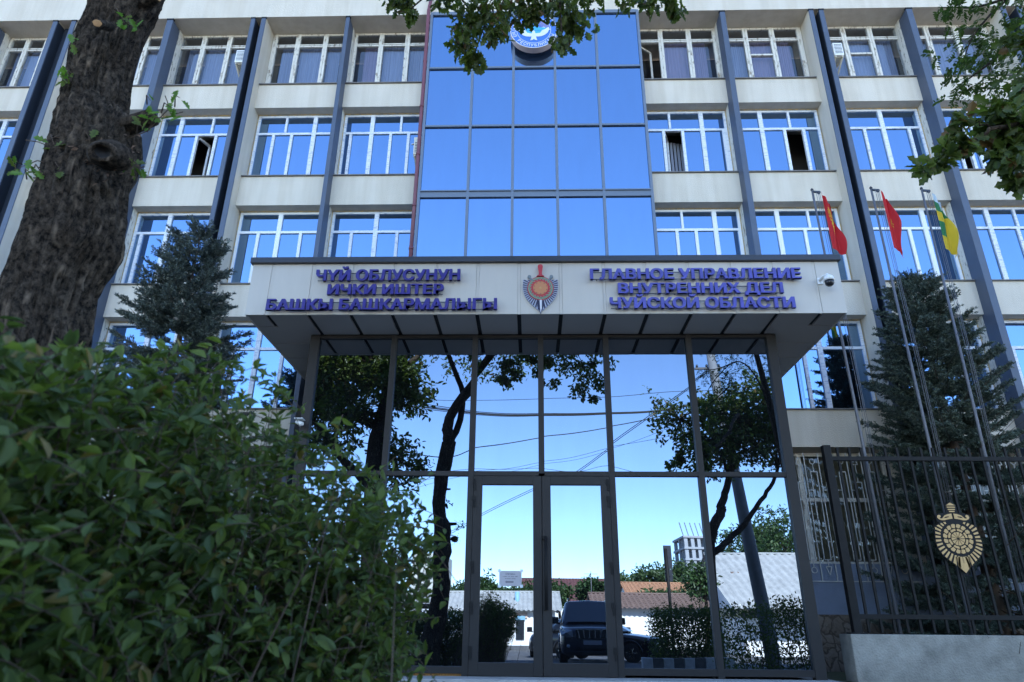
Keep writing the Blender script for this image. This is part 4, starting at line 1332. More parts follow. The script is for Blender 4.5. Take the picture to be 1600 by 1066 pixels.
# knots, stubs and pruning scars
def knot(name, px, py, r, ln, side, hole=True, m='bark'):
    c = front(px, py, -.29 if side[1] < -.8 else -.06)
    d = Vector(side).normalized()
    mb = MB()
    ax = d; u_ = ax.cross(Vector((0, 0, 1))).normalized(); v_ = ax.cross(u_)
    prof = [(1.6, -1.0), (1.55, -.6), (1.35, .1), (1.12, .55), (1.02, .9), (.92, 1.0), (.70, .97), (.55, .72), (.40, .5), (.05, .4)] if hole else [(1.4, -2.0 if d.y > -.8 else -.7), (1.35, -.6), (1.15, .1), (1.0, .7), (.97, .98), (.9, 1.0), (.5, 1.0), (.05, 1.0)]
    n = 22; vs = []
    for k, (rr_, h) in enumerate(prof):
        for j in range(n):
            a = 2*math.pi*j/n
            w = 1+.16*mnoise.noise(Vector((math.cos(a)*2+px, math.sin(a)*2, k*.5)))
            vs.append(c+ax*(h*ln)+(u_*math.cos(a)*1.15+v_*math.sin(a)*.85)*r*rr_*w)
    fs = [(k*n+j, k*n+(j+1) % n, (k+1)*n+(j+1) % n, (k+1)*n+j) for k in range(len(prof)-1) for j in range(n)]
    fs2 = [tuple((len(prof)-1)*n+j for j in range(n))]
    lim = 7 if hole else 5
    for f in fs: mb.f.append(list(f)); mb.m.append(0 if f[0] < lim*n else 1); mb.sm.append(True)
    for f in fs2: mb.f.append(list(f)); mb.m.append(1); mb.sm.append(False)
    mb.v = [tuple(v) for v in vs]
    return mb.build(name, [M['bark'], M[m]], oak)


knot('knot', 166, 240, .055, .06, (.25, -1, -.55), True, 'black')
knot('cut_branch', 158, 38, .022, .05, (.25, -1, -.9), False, 'cut')
knot('cut_branch', 204, 196, .042, .15, (.9, -.3, .1), False, 'bark')
knot('cut_branch', 232, 3, .028, .07, (.9, -.4, .1), False, 'cut')
rs = np.random.default_rng(3)
# scar around the knot: small flakes
P = []; Dv = []
for k in range(90):
    a = rs.random()*6.28; r = rs.uniform(.07, .17)
    x = 172+rs.normal()*22; yv = 240+rs.normal()*14
    p = front(x, yv, -.235+.02*rs.random()); P.append(p); Dv.append((rs.normal()*.6, -.5, -.6))
leaf_mesh('scar', P, Dv, unit(rs, len(P)), .035, SMALL, [M['moss_twig']], rs, oak)['kind'] = 'stuff'

# limbs and crown of the oak
tp = OC[-1]
limbs = MB(); rnd = random.Random(5)
FORK = tp
LB = [([FORK, (FORK.x+.10, 3.3, FORK.z+.7), (-.6, 4.6, 7.6), (.6, 5.5, 7.3), (1.5, 5.4, 7.9)], .15, .03),
      ([FORK, (FORK.x-.02, 2.7, FORK.z+.8), (-1.6, 2.3, 7.3), (-1.2, 1.6, 8.6)], .16, .03),
      ([FORK-Vector((0, 0, .2)), (-1.9, 3.3, 6.4), (-2.3, 4.2, 7.8), (-2.2, 4.8, 8.8)], .10, .03)]
for pts, r0, r1 in LB: limb(limbs, pts, r0, r1, 10, rnd, .02)


def hang(cx, cy, top, low, r):
    limb(limbs, [(cx-.1, cy-.05, 7.3), (cx, cy, (top+low)/2+.1), (cx+.05, cy+.02, low+.1)], .02, .004, 6)


# the drooping sprays that come into the top of the picture
CL = []
for px, py, rr_, dens in ((735, 30, .19, 1.0), (775, 45, .16, .8), (722, 62, .15, .8), (742, 92, .11, .55), (760, 8, .24, 1.0), (812, 10, .2, .9), (832, 22, .09, .5), (880, 15, .19, .9), (900, 38, .15, .8), (878, 62, .10, .5), (850, -5, .2, .9),
                          (630, 3, .10, .5), (618, -12, .16, .6), (640, 20, .05, .2), (980, -6, .14, .5), (1015, 2, .12, .4), (1055, 15, .07, .3), (1050, -2, .1, .35), (920, -8, .2, .8), (700, -10, .2, .8), (960, -45, .2, .6), (560, -40, .2, .5), (800, -50, .35, 1.1), (880, -60, .35, 1.1)):
    c = at(px, py, 5.3+rs.normal()*.12); CL.append((tuple(c), (rr_, rr_, rr_*.95), dens))
P = []; Dv = []; Nn = []
for c, r, dn in CL:
    n = int(95*dn)
    p = np.array(c)+in_ball(rs, n)*np.array(r)
    P.append(p); Dv.append(unit(rs, n)*.8+np.array([0, 0, -.75])); Nn.append(unit(rs, n)*.9+np.array([0, -.5, .3]))
    limb(limbs, [(c[0]*.8+.05, c[1]+.1, 7.15), (c[0], c[1], c[2]+r[2]*.8), (c[0]+.02, c[1], c[2]-r[2]*.7)], .012, .003, 5)
for px, py, rr_, dn in ((850, 565, .28, 1.2), (885, 570, .34, 1.6), (915, 585, .36, 1.8), (935, 600, .24, 1.1), (905, 610, .26, 1.1), (870, 598, .15, .5), (925, 622, .10, .4), (835, 580, .14, .5), (950, 565, .25, .9), (880, 540, .4, 1.5), (930, 545, .4, 1.5), (760, 535, .25, .6)):
    c = np.array(via(px, py, 17.5)); k = int(120*dn)
    P.append(c+in_ball(rs, k)*rr_); Dv.append(unit(rs, k)*.8+np.array([0, 0, -.75])); Nn.append(unit(rs, k)*.9+np.array([0, -.5, .3]))
limb(limbs, [(-.6, 4.6, 7.6), (.3, 4.0, 7.2), tuple(via(880, 560, 17.5)), tuple(via(925, 610, 17.5))], .04, .005, 6)
# the crown above (seen only in the glass, and as shade)
blobs = [((-1.4, 1.9, 8.3), (1.5, 1.4, .8)), ((.2, 5.1, 7.75), (1.4, .9, .5)), ((-2.2, 4.4, 8.4), (1.3, 1.2, .7)), ((1.4, 5.2, 8.3), (.7, .6, .35)), ((-.5, 4.2, 8.3), (1.2, 1.0, .6))]
p2, d2, n2, bs_ = blobs_leaves(rs, blobs, 330, 13, .28)
leaf_mesh('crown', np.concatenate(P+[p2]), np.concatenate(Dv+[d2]), np.concatenate(Nn+[n2]), rs.uniform(.085, .135, sum(map(len, P))+len(p2)), OAK, OAKM, rs, oak, .10, .25, [.42, .28, .24, .06])
limbs.build('limb', M['bark'], oak)
# epicormic shoots on the trunk
P = []; Dv = []
for px, py, dx, dy, n in ((188, 25, 14, 22, 5), (205, 45, 8, -2, 4), (108, 122, -14, -6, 5), (120, 62, -8, 6, 3), (118, 85, -8, 4, 2), (100, 122, 3, 14, 4), (55, 262, -50, 0, 0), (85, 225, -45, -8, 0), (28, 262, -8, 10, 5), (62, 268, 10, 12, 6), (45, 275, 4, -10, 4), (90, 262, 6, 4, 3), (84, 222, 0, 8, 3),
                       (262, 172, 12, -8, 4), (278, 160, 6, -14, 3), (220, 205, 8, -12, 4), (232, 190, 10, -26, 5), (215, 262, 14, 8, 3), (250, 195, 25, -22, 2), (136, 212, 8, 8, 3), (208, 256, 2, 6, 3), (233, 160, 4, -6, 2)):
    a = front(px-dx*.8, py-dy*.5, -.1); b_ = front(px+dx*.5, py+dy*.5, -.22)
    sh = MB(); sh.tube([a, a.lerp(b_, .5)+Vector((0, -.03, .02)), b_], [.004, .003, .0015], 5); sh.build('shoot', M['twig'], oak)
    for k in range(n):
        P.append(b_.lerp(a, rs.random()*.5)+Vector(rs.normal(size=3)*.012)); Dv.append(rs.normal(size=3)+np.array([dx*.04, -.2, -dy*.03]))
for pts in (([(262, 172), (230, 205), (205, 215)]), ([(86, 232), (60, 222), (40, 219)]), ([(262, 172), (275, 178), (286, 175)]), ([(60, 262), (90, 258), (100, 260)]), ([(262, 172), (262, 160), (258, 150)])):
    sh = MB(); sh.tube([front(x, y, -.15) for x, y in pts], .0028, 5); sh.build('shoot', M['twig'], oak)
leaf_mesh('shoot_leaves', P, Dv, unit(rs, len(P))*.5+np.array([0, -.9, .3]), rs.uniform(.05, .075, len(P)), OAK, [leaf_mat('young_oak_leaf', (.10, .20, .03), .4), OAKM[1]], rs, oak, .1, .2)


# ---- the bush in the left foreground
bush = tag(empty('bush', (-1.6, 2.0, gz(2))), 'dense dark green leafy bush filling the lower left foreground', 'bush')
rs = np.random.default_rng(11)
tg = []
edge = [(-60, 545), (0, 535), (60, 548), (110, 532), (170, 540), (230, 552), (290, 538), (340, 556), (380, 560), (420, 575), (448, 600), (455, 640), (480, 672), (520, 690), (575, 715), (610, 752), (640, 790), (668, 838), (680, 868), (672, 905), (640, 930), (630, 965), (650, 1000), (640, 1030), (600, 1066)]
# lower right boundary as function of row
ex = np.array([e[0] for e in edge]); ey = np.array([e[1] for e in edge])


def inside(px, py):
    if px < 455: return py > np.interp(px, ex[:12], ey[:12])
    return px < np.interp(py, ey[11:], ex[11:])


stems = MB(); P = []; Dv = []; Nn = []; Sz = []
n_st = 0
while n_st < 640:
    px = rs.uniform(-120, 690); py = rs.uniform(495, 1130)
    if not inside(px, py): continue
    f_ = np.clip((px+40)/700, 0, 1)
    ymin, ymax = 1.05+1.25*f_, 1.9+1.5*f_
    Y = rs.uniform(ymin, ymax)
    tip = at(px, py, Y)
    if tip.z < gz(Y)+.08 or tip.z > 1.62: continue
    n_st += 1
    bx = np.clip(tip.x*.75-.42+rs.normal()*.28, -3.2, -.72); by = np.clip(Y+rs.normal()*.3, 1.2, 3.4)
    b0 = Vector((bx, by, gz(by)))
    hgt = tip.z-b0.z
    mid = b0.lerp(tip, .55)+Vector((rs.normal()*.05, rs.normal()*.05, .10*hgt))
    c = curve([b0, mid, tip], 9)
    stems.tube(c, [max(.0013, .0055*(1-i/len(c))) for i in range(len(c))], 5, 0, False)
    m = int(rs.integers(30, 46))
    for k in range(m):
        t = 1-rs.random()**1.1*.88
        i = min(int(t*(len(c)-1)), len(c)-2); fr_ = t*(len(c)-1)-i
        p = c[i].lerp(c[i+1], fr_); dr = (c[i+1]-c[i]).normalized()
        out = Vector(rs.normal(size=3)); out = (out-dr*out.dot(dr)).normalized()
        P.append(tuple(p+out*.006)); Dv.append(tuple(out*.9+dr*.55+Vector((0, 0, -.10)))); Nn.append(tuple(Vector((0, 0, .8))+dr*.5+Vector(rs.normal(size=3)*.35)))
        Sz.append(rs.uniform(.022, .052)*(1.15 if px < 330 else 1.0)*(1.12 if k % 3 else .8))
    for k in range(2):
        P.append(tuple(tip)); Dv.append(tuple((c[-1]-c[-3]).normalized()+Vector(rs.normal(size=3)*.3))); Nn.append(tuple(rs.normal(size=3))); Sz.append(.026)
n_sp = 0
while n_sp < 1150:                                       # leafy side sprays clothing the outside of the bush
    px = rs.uniform(-120, 690); py = rs.uniform(505, 1120)
    if n_sp > 800: px = rs.uniform(430, 690); py = rs.uniform(760, 1090)
    if not inside(px, py): continue
    f_ = np.clip((px+40)/700, 0, 1)
    Y = rs.uniform(1.0+1.2*f_, 1.35+1.45*f_); q = at(px, py, Y)
    if q.z < gz(Y)+.05: continue
    n_sp += 1
    dr = Vector((rs.normal()*.7+.2, -.35+rs.normal()*.5, .35+rs.normal()*.5)).normalized(); ln = rs.uniform(.10, .20)
    c = curve([q-dr*ln, q-dr*ln*.4+Vector((0, 0, .012)), q], 4)
    stems.tube(c, [.0010, .0012, .0012, .0011, .0011, .001, .0009, .0008, .0007], 4, 0, False)
    for k in range(int(rs.integers(8, 14))):
        t = rs.random(); i = min(int(t*8), 7); p = c[i].lerp(c[i+1], t*8-i)
        out = Vector(rs.normal(size=3)); out = (out-dr*out.dot(dr)).normalized()
        P.append(tuple(p)); Dv.append(tuple(out*.9+dr*.6)); Nn.append(tuple(Vector((0, -.3, .8))+dr*.4+Vector(rs.normal(size=3)*.35))); Sz.append(rs.uniform(.022, .050)*(1.15 if px < 330 else 1.0))
for k in range(34):                                     # bare pruned sticks
    px = rs.uniform(200, 640); py = rs.uniform(610, 1040)
    if not inside(px+20, py): continue
    Y = rs.uniform(1.5, 2.6); tip = at(px, py, Y); b0 = Vector((tip.x*.7-.5+rs.normal()*.2, Y+rs.normal()*.3, gz(Y)))
    stems.tube(curve([b0, b0.lerp(tip, .5)+Vector((rs.normal()*.06, 0, .05)), tip], 6), [.0065-.0005*i for i in range(13)], 5, 0, True)
leaf_mesh('foliage', P, Dv, Nn, np.array(Sz), OVAL, BUSHM, rs, bush, .13, .22, [.42, .27, .27, .04])
stems.build('stem', M['twig'], bush)

# ---- blue spruces
SPM = [leaf_mat('spruce_needle', (.078, .104, .080), .05, .55, .3), leaf_mat('spruce_needle_dark', (.040, .057, .044), .05, .55, .3), leaf_mat('spruce_needle_grey', (.14, .178, .142), .05, .55, .3)]

SPL = [leaf_mat('silver_needle', (.090, .114, .098), .05, .55, .3), leaf_mat('silver_needle_dark', (.045, .064, .060), .05, .55, .3), leaf_mat('silver_needle_pale', (.17, .205, .18), .05, .55, .3)]


def spruce(label, x, y, h, rmax, seed, n_branch, axis_top=None, z0=None, mats=None):
    rs = np.random.default_rng(seed)
    z0 = gz(y) if z0 is None else z0
    root = tag(empty('spruce_tree', (x, y, z0)), label, 'tree', 'spruces beside the entrance')
    tk = MB(); tx = axis_top if axis_top is not None else x
    tk.tube(curve([(x, y, z0-.05), ((x+tx)/2, y, z0+h*.5), (tx, y, z0+h)], 10), [.13*(1-i/20.5) for i in range(21)], 10)
    P = []; Dv = []; Nn = []
    tw = MB()
    golden = 2.399; n_wh = 25
    for b in range(n_branch):
        wh = int(n_wh*(b/n_branch)**.9); t = .02+.975*wh/n_wh+rs.normal()*.006+(.35/n_wh if rs.random() < .18 else 0)
        t = min(max(t, .01), .995)
        z = z0+h*t; ax = x+(tx-x)*t
        L = rmax*((1-t)**.68)*(.68+.45*rs.random())+.10
        if t > .95: L = .10+.1*rs.random()
        a = b*golden+rs.normal()*.25
        d = Vector((math.cos(a), math.sin(a), 0))
        drop = -.10-.22*(1-t)
        rise = .45*t-.02
        c = curve([(ax, y, z), Vector((ax, y, z))+d*L*.5+Vector((0, 0, L*(drop+rise)*.6)), Vector((ax, y, z))+d*L+Vector((0, 0, L*(drop*.6+rise+.10)))], 7)
        tw.tube(c, [max(.003, .016*(L/rmax)*(1-i/len(c))) for i in range(len(c))], 5, 0, False)
        # side twigs, herringbone, slightly hanging
        ns = max(4, int(L/.045))
        tws = []
        for k in range(ns):
            u_ = .18+.82*k/ns
            i = min(int(u_*(len(c)-1)), len(c)-2); p = c[i].lerp(c[i+1], u_*(len(c)-1)-i); dr = (c[i+1]-c[i]).normalized()
            for s_ in (-1, 1):
                sd_ = dr.cross(Vector((0, 0, 1))).normalized()*s_
                ln = (.10+.20*(1-u_)*min(1, L/.7))*rs.uniform(.7, 1.25)
                tws.append((p, (sd_*.8+dr*.75+Vector((0, 0, rs.normal()*.22-.05))).normalized(), ln))
        tws.append((c[-2], (c[-1]-c[-3]).normalized(), .16))
        for p, dd, ln in tws:
            nn = max(6, int(ln/.0036))
            q = np.array(p)+np.array(dd)[None]*(rs.random((nn, 1))*ln)
            rad = unit(rs, nn); rad -= np.array(dd)[None]*(rad@np.array(dd))[:, None]
            P.append(q); Dv.append(rad*.85+np.array(dd)[None]*.75+np.array([0, 0, .12])); Nn.append(unit(rs, nn))
    P = np.concatenate(P); Dv = np.concatenate(Dv); Nn = np.concatenate(Nn)
    # keep the crown clear of the facade
    ok = (P[:, 1] < 13.12) & (P[:, 1] > y-.85)
    P, Dv, Nn = P[ok], Dv[ok], Nn[ok]
    # colour by branch clump: tone follows a slow noise over space (new shoots are greyer)
    f = leaf_mesh('needles', P, Dv, Nn, rs.uniform(.036, .058, len(P)), [(.5, .13)], mats or SPM, rs, root, .0, 0, [.5, .28, .22])
    f['kind'] = 'stuff'
    tk.build('trunk', M['twig'], root)
    tw.build('branch', M['twig'], root)
    return root


T = at(1418, 418, 11.95)
spruce('tall blue spruce behind the black fence on the right', T.x+.13, 11.95, T.z-gz(11.95), 2.05, 21, 330, T.x)
T = at(318, 345, 10.4)
spruce('smaller blue spruce between the bush and the left end of the canopy', T.x+.06, 10.4, T.z-gz(10.4), 2.0, 22, 235, T.x, None, SPL)

# ---- trees just outside the frame whose leaves reach into it
def broad_tree(name, label, base, limbs_, blobs, n_sprig, per, size, mats, seed, r_trunk, shape=SMALL, group=None, spread=.3, extra=None, weights=None, shell=.45, bark=None):
    rs = np.random.default_rng(seed); rnd = random.Random(seed)
    root = tag(empty(name, base), label, 'tree', group)
    tk = MB()
    for i, (pts, r0, r1) in enumerate(limbs_):
        limb(tk, pts, r0, r1, 12 if i == 0 else 8, rnd, .03 if i else .015)
    p, d, n, bs_ = blobs_leaves(rs, blobs, n_sprig, per, spread, shell=shell)
    for sp, sdv in bs_[::3]:
        b_ = min((Vector(q) for pts, r0, r1 in limbs_ for q in pts[1:]), key=lambda q: (q-Vector(sp)).length)
        if (b_-Vector(sp)).length < 3.5: tk.tube([b_, b_.lerp(Vector(sp), .6)+Vector((0, 0, .06)), Vector(sp)], [.014, .009, .004], 4, 0, False)
    if extra: p, d, n = np.concatenate([p, extra[0]]), np.concatenate([d, extra[1]]), np.concatenate([n, extra[2]])
    tk.build('trunk', bark or M['bark'], root)
    leaf_mesh('crown', p, d, n, rs.uniform(size*.75, size*1.25, len(p)), shape, mats, rs, root, .1, .15, weights)
    return root


rs = np.random.default_rng(17)
# right oak: trunk stands just right of the frame, branches reach the upper right corner
E = [[], [], []]
for px, py, rr_, dn in ((1590, 215, .22, 1.2), (1545, 205, .17, .9), (1505, 222, .10, .6), (1478, 238, .07, .35), (1443, 264, .035, .2), (1505, 185, .07, .35), (1560, 175, .15, .7), (1600, 250, .18, .9), (1565, 245, .11, .5), (1592, 280, .09, .5), (1600, 130, .2, .7), (1580, 190, .2, .9), (1575, 240, .14, .6), (1460, 260, .06, .2), (1595, 60, .15, .6)):
    c = np.array(at(px, py, 4.7+rs.normal()*.15)); k = int(74*dn)
    E[0].append(c+in_ball(rs, k)*rr_*.85); E[1].append(unit(rs, k)*.9+np.array([-.15, 0, -.4])); E[2].append(unit(rs, k)*.9+np.array([0, -.5, .4]))
E = [np.concatenate(e) for e in E]
LO = 19.5
a1 = via(1112, 860, LO); a2 = via(1128, 800, LO); a3 = via(1140, 745, LO); a4 = via(1150, 660, LO)
b1 = via(1150, 835, LO); b2 = via(1185, 790, LO); b3 = via(1215, 730, LO); b4 = via(1215, 650, LO)
tb = via(1122, 1000, LO); tb.z = gz(tb.y)-.05
c0 = [via(x, y, LO) for x, y in ((1115, 690), (1060, 655), (1020, 625))]
def VB(px, py, dl, rx, ry, rz): return (tuple(via(px, py, LO+dl)), (rx, ry, rz))
blobs = [VB(1120, 665, 0, 1.2, 1.0, .85), VB(1065, 660, .2, .75, .7, .6), VB(1185, 640, 0, 1.1, 1.0, 1.0), VB(1085, 710, .1, .7, .7, .45), VB(1180, 705, 0, .9, .8, .5), VB(1225, 640, .2, 1.1, .9, 1.1), VB(1022, 625, .2, .2, .3, .25), VB(1040, 648, .2, .35, .35, .3), VB(1150, 690, -.3, 1.1, .9, .7), VB(1205, 680, -.3, .9, .8, .7), VB(1130, 640, .3, .9, .9, .6), VB(1110, 725, 0, .7, .6, .3)]
ct = at(1575, 200, 4.7)
broad_tree('oak_tree', 'oak standing right of the entrance, its lobed leaves hanging in the upper right corner', tb,
           [([tb, a1, a2, via(1128, 790, LO), a3, a4], .17, .07), ([a1-Vector((0, 0, .15)), b1, b2, b3, b4], .10, .03), ([a3, c0[0], c0[1], c0[2]], .05, .012),
            ([a4, (5.5, 3.3, 6.0), (ct.x+.6, 4.6, ct.z+.25), (ct.x-.1, 4.7, ct.z), at(1500, 235, 4.7)], .06, .005), ([(ct.x-.1, 4.7, ct.z), at(1520, 190, 4.7), at(1500, 182, 4.7)], .01, .003)],
           blobs, 900, 11, .135, OAKM, 31, .17, OAK, None, .28, E, [.42, .26, .26, .06], .2)

# locust with fine compound leaves, further right
rs = np.random.default_rng(19)
P = []; Dv = []; Nn = []
twl = []


def compound(p, d, ln, k=9):
    d = d/np.linalg.norm(d); s_ = np.cross(d, [0, .3, 1]); s_ /= np.linalg.norm(s_)
    for i in range(k):
        t = .15+.85*i/k
        q = p+d*ln*t+np.array([0, 0, -.25*ln*t*t])
        for sg in (-1, 1):
            P.append(q); Dv.append(s_*sg*.9+d*.35+rs.normal(size=3)*.12); Nn.append(np.array([0, -.3, 1])+rs.normal(size=3)*.3)


for px, py, rr_, dn in ((1560, 40, .38, 1.4), (1520, 70, .25, .8), (1500, 20, .2, .6), (1545, 105, .22, .7), (1500, 110, .16, .45), (1490, 140, .13, .3), (1590, 100, .3, 1.0), (1478, 12, .07, .15), (1530, 140, .16, .4), (1462, 88, .03, .10), (1580, 150, .15, .4), (1600, 20, .4, 1.3)):
    c = np.array(at(px, py, 5.2+rs.normal()*.2))
    for k in range(int(34*dn)):
        p = c+in_ball(rs, 1)[0]*rr_; compound(p, rs.normal(size=3)+np.array([-.5, 0, -.9]), rs.uniform(.10, .17), 7)
for px, py, rr_, dn in ((1125, 540, .5, 1.0), (1160, 560, .45, 1), (1195, 560, .45, 1), (1180, 600, .35, .8), (1215, 590, .4, .9), (1150, 520, .6, 1)):
    c = np.array(via(px, py, 17.0))
    for k in range(int(60*dn)): compound(c+in_ball(rs, 1)[0]*rr_, rs.normal(size=3)+np.array([0, 0, -.9]), rs.uniform(.14, .2), 7)
lt = tag(empty('locust_tree', (6.4, 4.6, gz(4.6))), 'fine leaved locust tree whose feathery sprays hang in the top right corner', 'tree')
leaf_mesh('crown', np.array(P), np.array(Dv), np.array(Nn), rs.uniform(.034, .05, len(P)), [(.3, .2), (.7, .2)], LOCM, rs, lt, .05, .05)
tk = MB(); b0 = Vector((6.4, 4.6, gz(4.6)))
limb(tk, [b0, (6.3, 4.6, 2.5), (6.0, 4.6, 5.0), (5.7, 4.7, 7.4)], .16, .06, 12)
ct = at(1560, 45, 5.2); limb(tk, [(6.0, 4.6, 5.0), (5.6, 4.9, 6.4), (ct.x+.4, 5.2, ct.z+.5), (ct.x-.2, 5.2, ct.z), at(1500, 110, 5.2)], .025, .004, 8)
limb(tk, [(5.7, 4.7, 7.4), via(1200, 515, 17), via(1160, 500, 17)], .05, .008, 8)
limb(tk, [at(1590, 60, 5.2), at(1545, 100, 5.2), at(1490, 140, 5.2)], .02, .004, 6); limb(tk, [(ct.x+.4, 5.2, ct.z+.5), at(1530, 10, 5.2), at(1470, 12, 5.2)], .02, .004, 6)
tk.build('trunk', M['bark'], lt)
# ------------------------------------------------------------------ the street behind the photographer (seen in the glass)
M['white_wall'] = mat('whitewash', (.82, .80, .77), .9, var=.08, vscale=2, bump=.3, bscale=30)
M['pink_wall'] = mat('worn_pink_plaster', (.55, .30, .20), .9, var=.5, vscale=4, base2=(.62, .55, .48))
M['red_tile'] = mat('maroon_tile', (.12, .045, .045), .7, var=.2, vscale=8)
M['orange_tile'] = mat('orange_tile', (.40, .20, .11), .85, var=.4, vscale=9)
M['slate'] = mat('grey_corrugated_roof', (.36, .36, .35), .8, var=.25, vscale=2)
M['brown_tile'] = mat('brown_tile_edge', (.17, .11, .09), .85, var=.3, vscale=6)
M['raw_concrete'] = mat('raw_concrete', (.34, .35, .37), .9, var=.15, vscale=1)
M['pale_panel'] = mat('pale_panel_block', (.50, .49, .44), .9, var=.08, vscale=.3)
M['dark_window'] = mat('dark_window', (.02, .024, .03), .2)
M['sky_blue_paint'] = mat('light_blue_paint', (.20, .38, .50), .6)
M['kerb_white'] = mat('kerb_white', (.50, .50, .50), .9, var=.3, vscale=8)
M['kerb_black'] = mat('kerb_grey', (.10, .10, .105), .9, var=.3, vscale=8)
M['cable'] = mat('black_cable', (.012, .012, .014), .6)
M['pole_concrete'] = mat('pole_concrete', (.17, .18, .20), .9, var=.2, vscale=4)
M['car_dark'] = mat('dark_blue_car_paint', (.016, .022, .042), .16, .35, spec=.8)
M['car_black'] = mat('black_car_paint', (.010, .011, .014), .12, .2, spec=.8)
M['car_white'] = mat('white_car_paint', (.62, .64, .68), .25, spec=.6)
M['car_glass'] = mat('car_glass', (.015, .02, .03), .04, .0, spec=1.0)
M['tyre'] = mat('tyre', (.014, .014, .015), .85)
M['chrome'] = mat('chrome', (.6, .6, .62), .15, 1.0)
M['lamp'] = mat('headlamp_lens', (.30, .33, .38), .08, .3)
M['plate_white'] = mat('plate_white', (.30, .32, .37), .4)


def corrugated(mb, a, b, c, d, pitch, amp, m=0):
    """roof sheet from eave a-b up to ridge d-c, ribs running up the slope"""
    a, b, c, d = map(Vector, (a, b, c, d))
    n = max(4, int((b-a).length/pitch*4))
    up = (b-a).cross(d-a).normalized()
    vs = []
    for i in range(n+1):
        t = i/n; o = up*(amp*math.sin(i*math.pi/2))
        vs += [a.lerp(b, t)+o, d.lerp(c, t)+o]
    mb.add(vs, [(2*i, 2*i+2, 2*i+3, 2*i+1) for i in range(n)], m, True)


def house(name, label, x0, x1, y0, y1, zb, ze, zr, wall, roof, pitch=.25, amp=.035, over=.4, ridge='x', tiles=False):
    """y0 is the street side (nearer the photographer, larger y)"""
    root = tag(empty(name, ((x0+x1)/2, (y0+y1)/2, zb)), label, 'building', 'low houses across the street')
    mb = MB(); mb.box(x0, x1, y1, y0, zb-.1, ze)
    ym = (y0+y1)/2
    mb.add([(x0, y0, ze), (x0, y1, ze), (x0, ym, zr-.05)], [(0, 1, 2)]); mb.add([(x1, y0, ze), (x1, y1, ze), (x1, ym, zr-.05)], [(0, 2, 1)])
    mb.build('wall', wall, root)
    mb = MB(); k = (zr-ze)/(y0-ym)*over
    corrugated(mb, (x0-over, y0+over, ze-k+.03), (x1+over, y0+over, ze-k+.03), (x1+over, ym, zr), (x0-over, ym, zr), pitch, amp)
    corrugated(mb, (x1+over, y1-over, ze-k+.03), (x0-over, y1-over, ze-k+.03), (x0-over, ym, zr), (x1+over, ym, zr), pitch, amp)
    mb.tube([(x0-over, ym, zr+.02), (x1+over, ym, zr+.02)], .07, 8)
    if tiles:
        sl = Vector((0, ym-(y0+over), zr-(ze-k))); ln = sl.length
        for j in range(1, int(ln/.33)):
            p = Vector((0, y0+over, ze-k+.05))+sl*(j*.33/ln)
            mb.bar((x0-over, p.y, p.z), (x1+over, p.y, p.z), .03, .04)
    mb.build('roof', roof, root)
    return root


def P_(px, py, L): return via(px, py, L)


# long whitewashed row with corrugated roof, left part
zb = gz(-25)
A = P_(700, 1000, 46); B = P_(868, 1000, 46); 
eave = P_(800, 953, 46).z; ridge = P_(800, 939, 50).z
h1 = house('row_house', 'long low whitewashed house with a grey corrugated roof across the street', A.x-14, B.x, -25.5, -32, zb, eave+.1, ridge+.55, M['white_wall'], M['slate'], .3, .045, .45)
mb = MB(); q0, q1 = P_(742, 956, 46), P_(824, 966, 46)
mb.box(q0.x, q1.x, -25.52, -25.42, q1.z, q0.z); mb.build('lintel', M['pink_wall'], h1)
mb = MB(); w0, w1 = P_(806, 968, 46), P_(819, 1000, 46)
mb.box(w0.x, w1.x, -25.5, -25.44, w1.z, w0.z); mb.build('window', M['dark_window'], h1)
mb = MB(); mb.box(w0.x-.05, w1.x+.06, -25.47, -25.40, w0.z-.02, w0.z+.22); mb.build('window_head', M['sky_blue_paint'], h1)
mb = MB(); mb.box(A.x-14, B.x, -25.5, -25.44, zb, zb+.28); mb.build('plinth', M['kerb_black'], h1)
mb = MB(); p0, p1 = P_(808, 925, 48), P_(808, 945, 48); mb.tube([(p0.x, -27, p1.z-.4), (p0.x, -27, p0.z)], .16, 10); mb.build('vent_pipe', M['sky_blue_paint'], h1)
# right part: white wall with a brown tiled cap
A = P_(955, 1000, 44); B = P_(1112, 1000, 44)
yw = A.y
ze = P_(1030, 946, 44).z
h2 = house('row_house', 'long white wall house under a narrow brown tiled roof across the street', B.x-6.5, B.x, yw, yw-4.5, zb, ze, ze+.75, M['white_wall'], M['brown_tile'], .28, .05, .5, tiles=True)
mb = MB(); mb.box(B.x-6.5, B.x, yw+.0, yw+.05, zb, zb+.3); mb.build('plinth', M['kerb_black'], h2)
# orange tiled roof behind
A = P_(995, 940, 60); B = P_(1112, 940, 60)
house('tiled_house', 'small house with a weathered orange tiled roof behind the white wall', A.x, B.x+1, A.y, A.y-9, zb, P_(1050, 937, 60).z, P_(1050, 914, 64).z+.2, M['white_wall'], M['orange_tile'], .3, .05, .3, tiles=True)
# maroon roof
A = P_(818, 940, 75); B = P_(965, 940, 75)
r3 = house('tiled_house', 'house with a maroon metal tile roof half hidden by green trees', A.x, B.x, A.y, A.y-12, zb, P_(880, 940, 75).z, P_(880, 905, 81).z, M['white_wall'], M['red_tile'], .35, .05, .3, tiles=True)
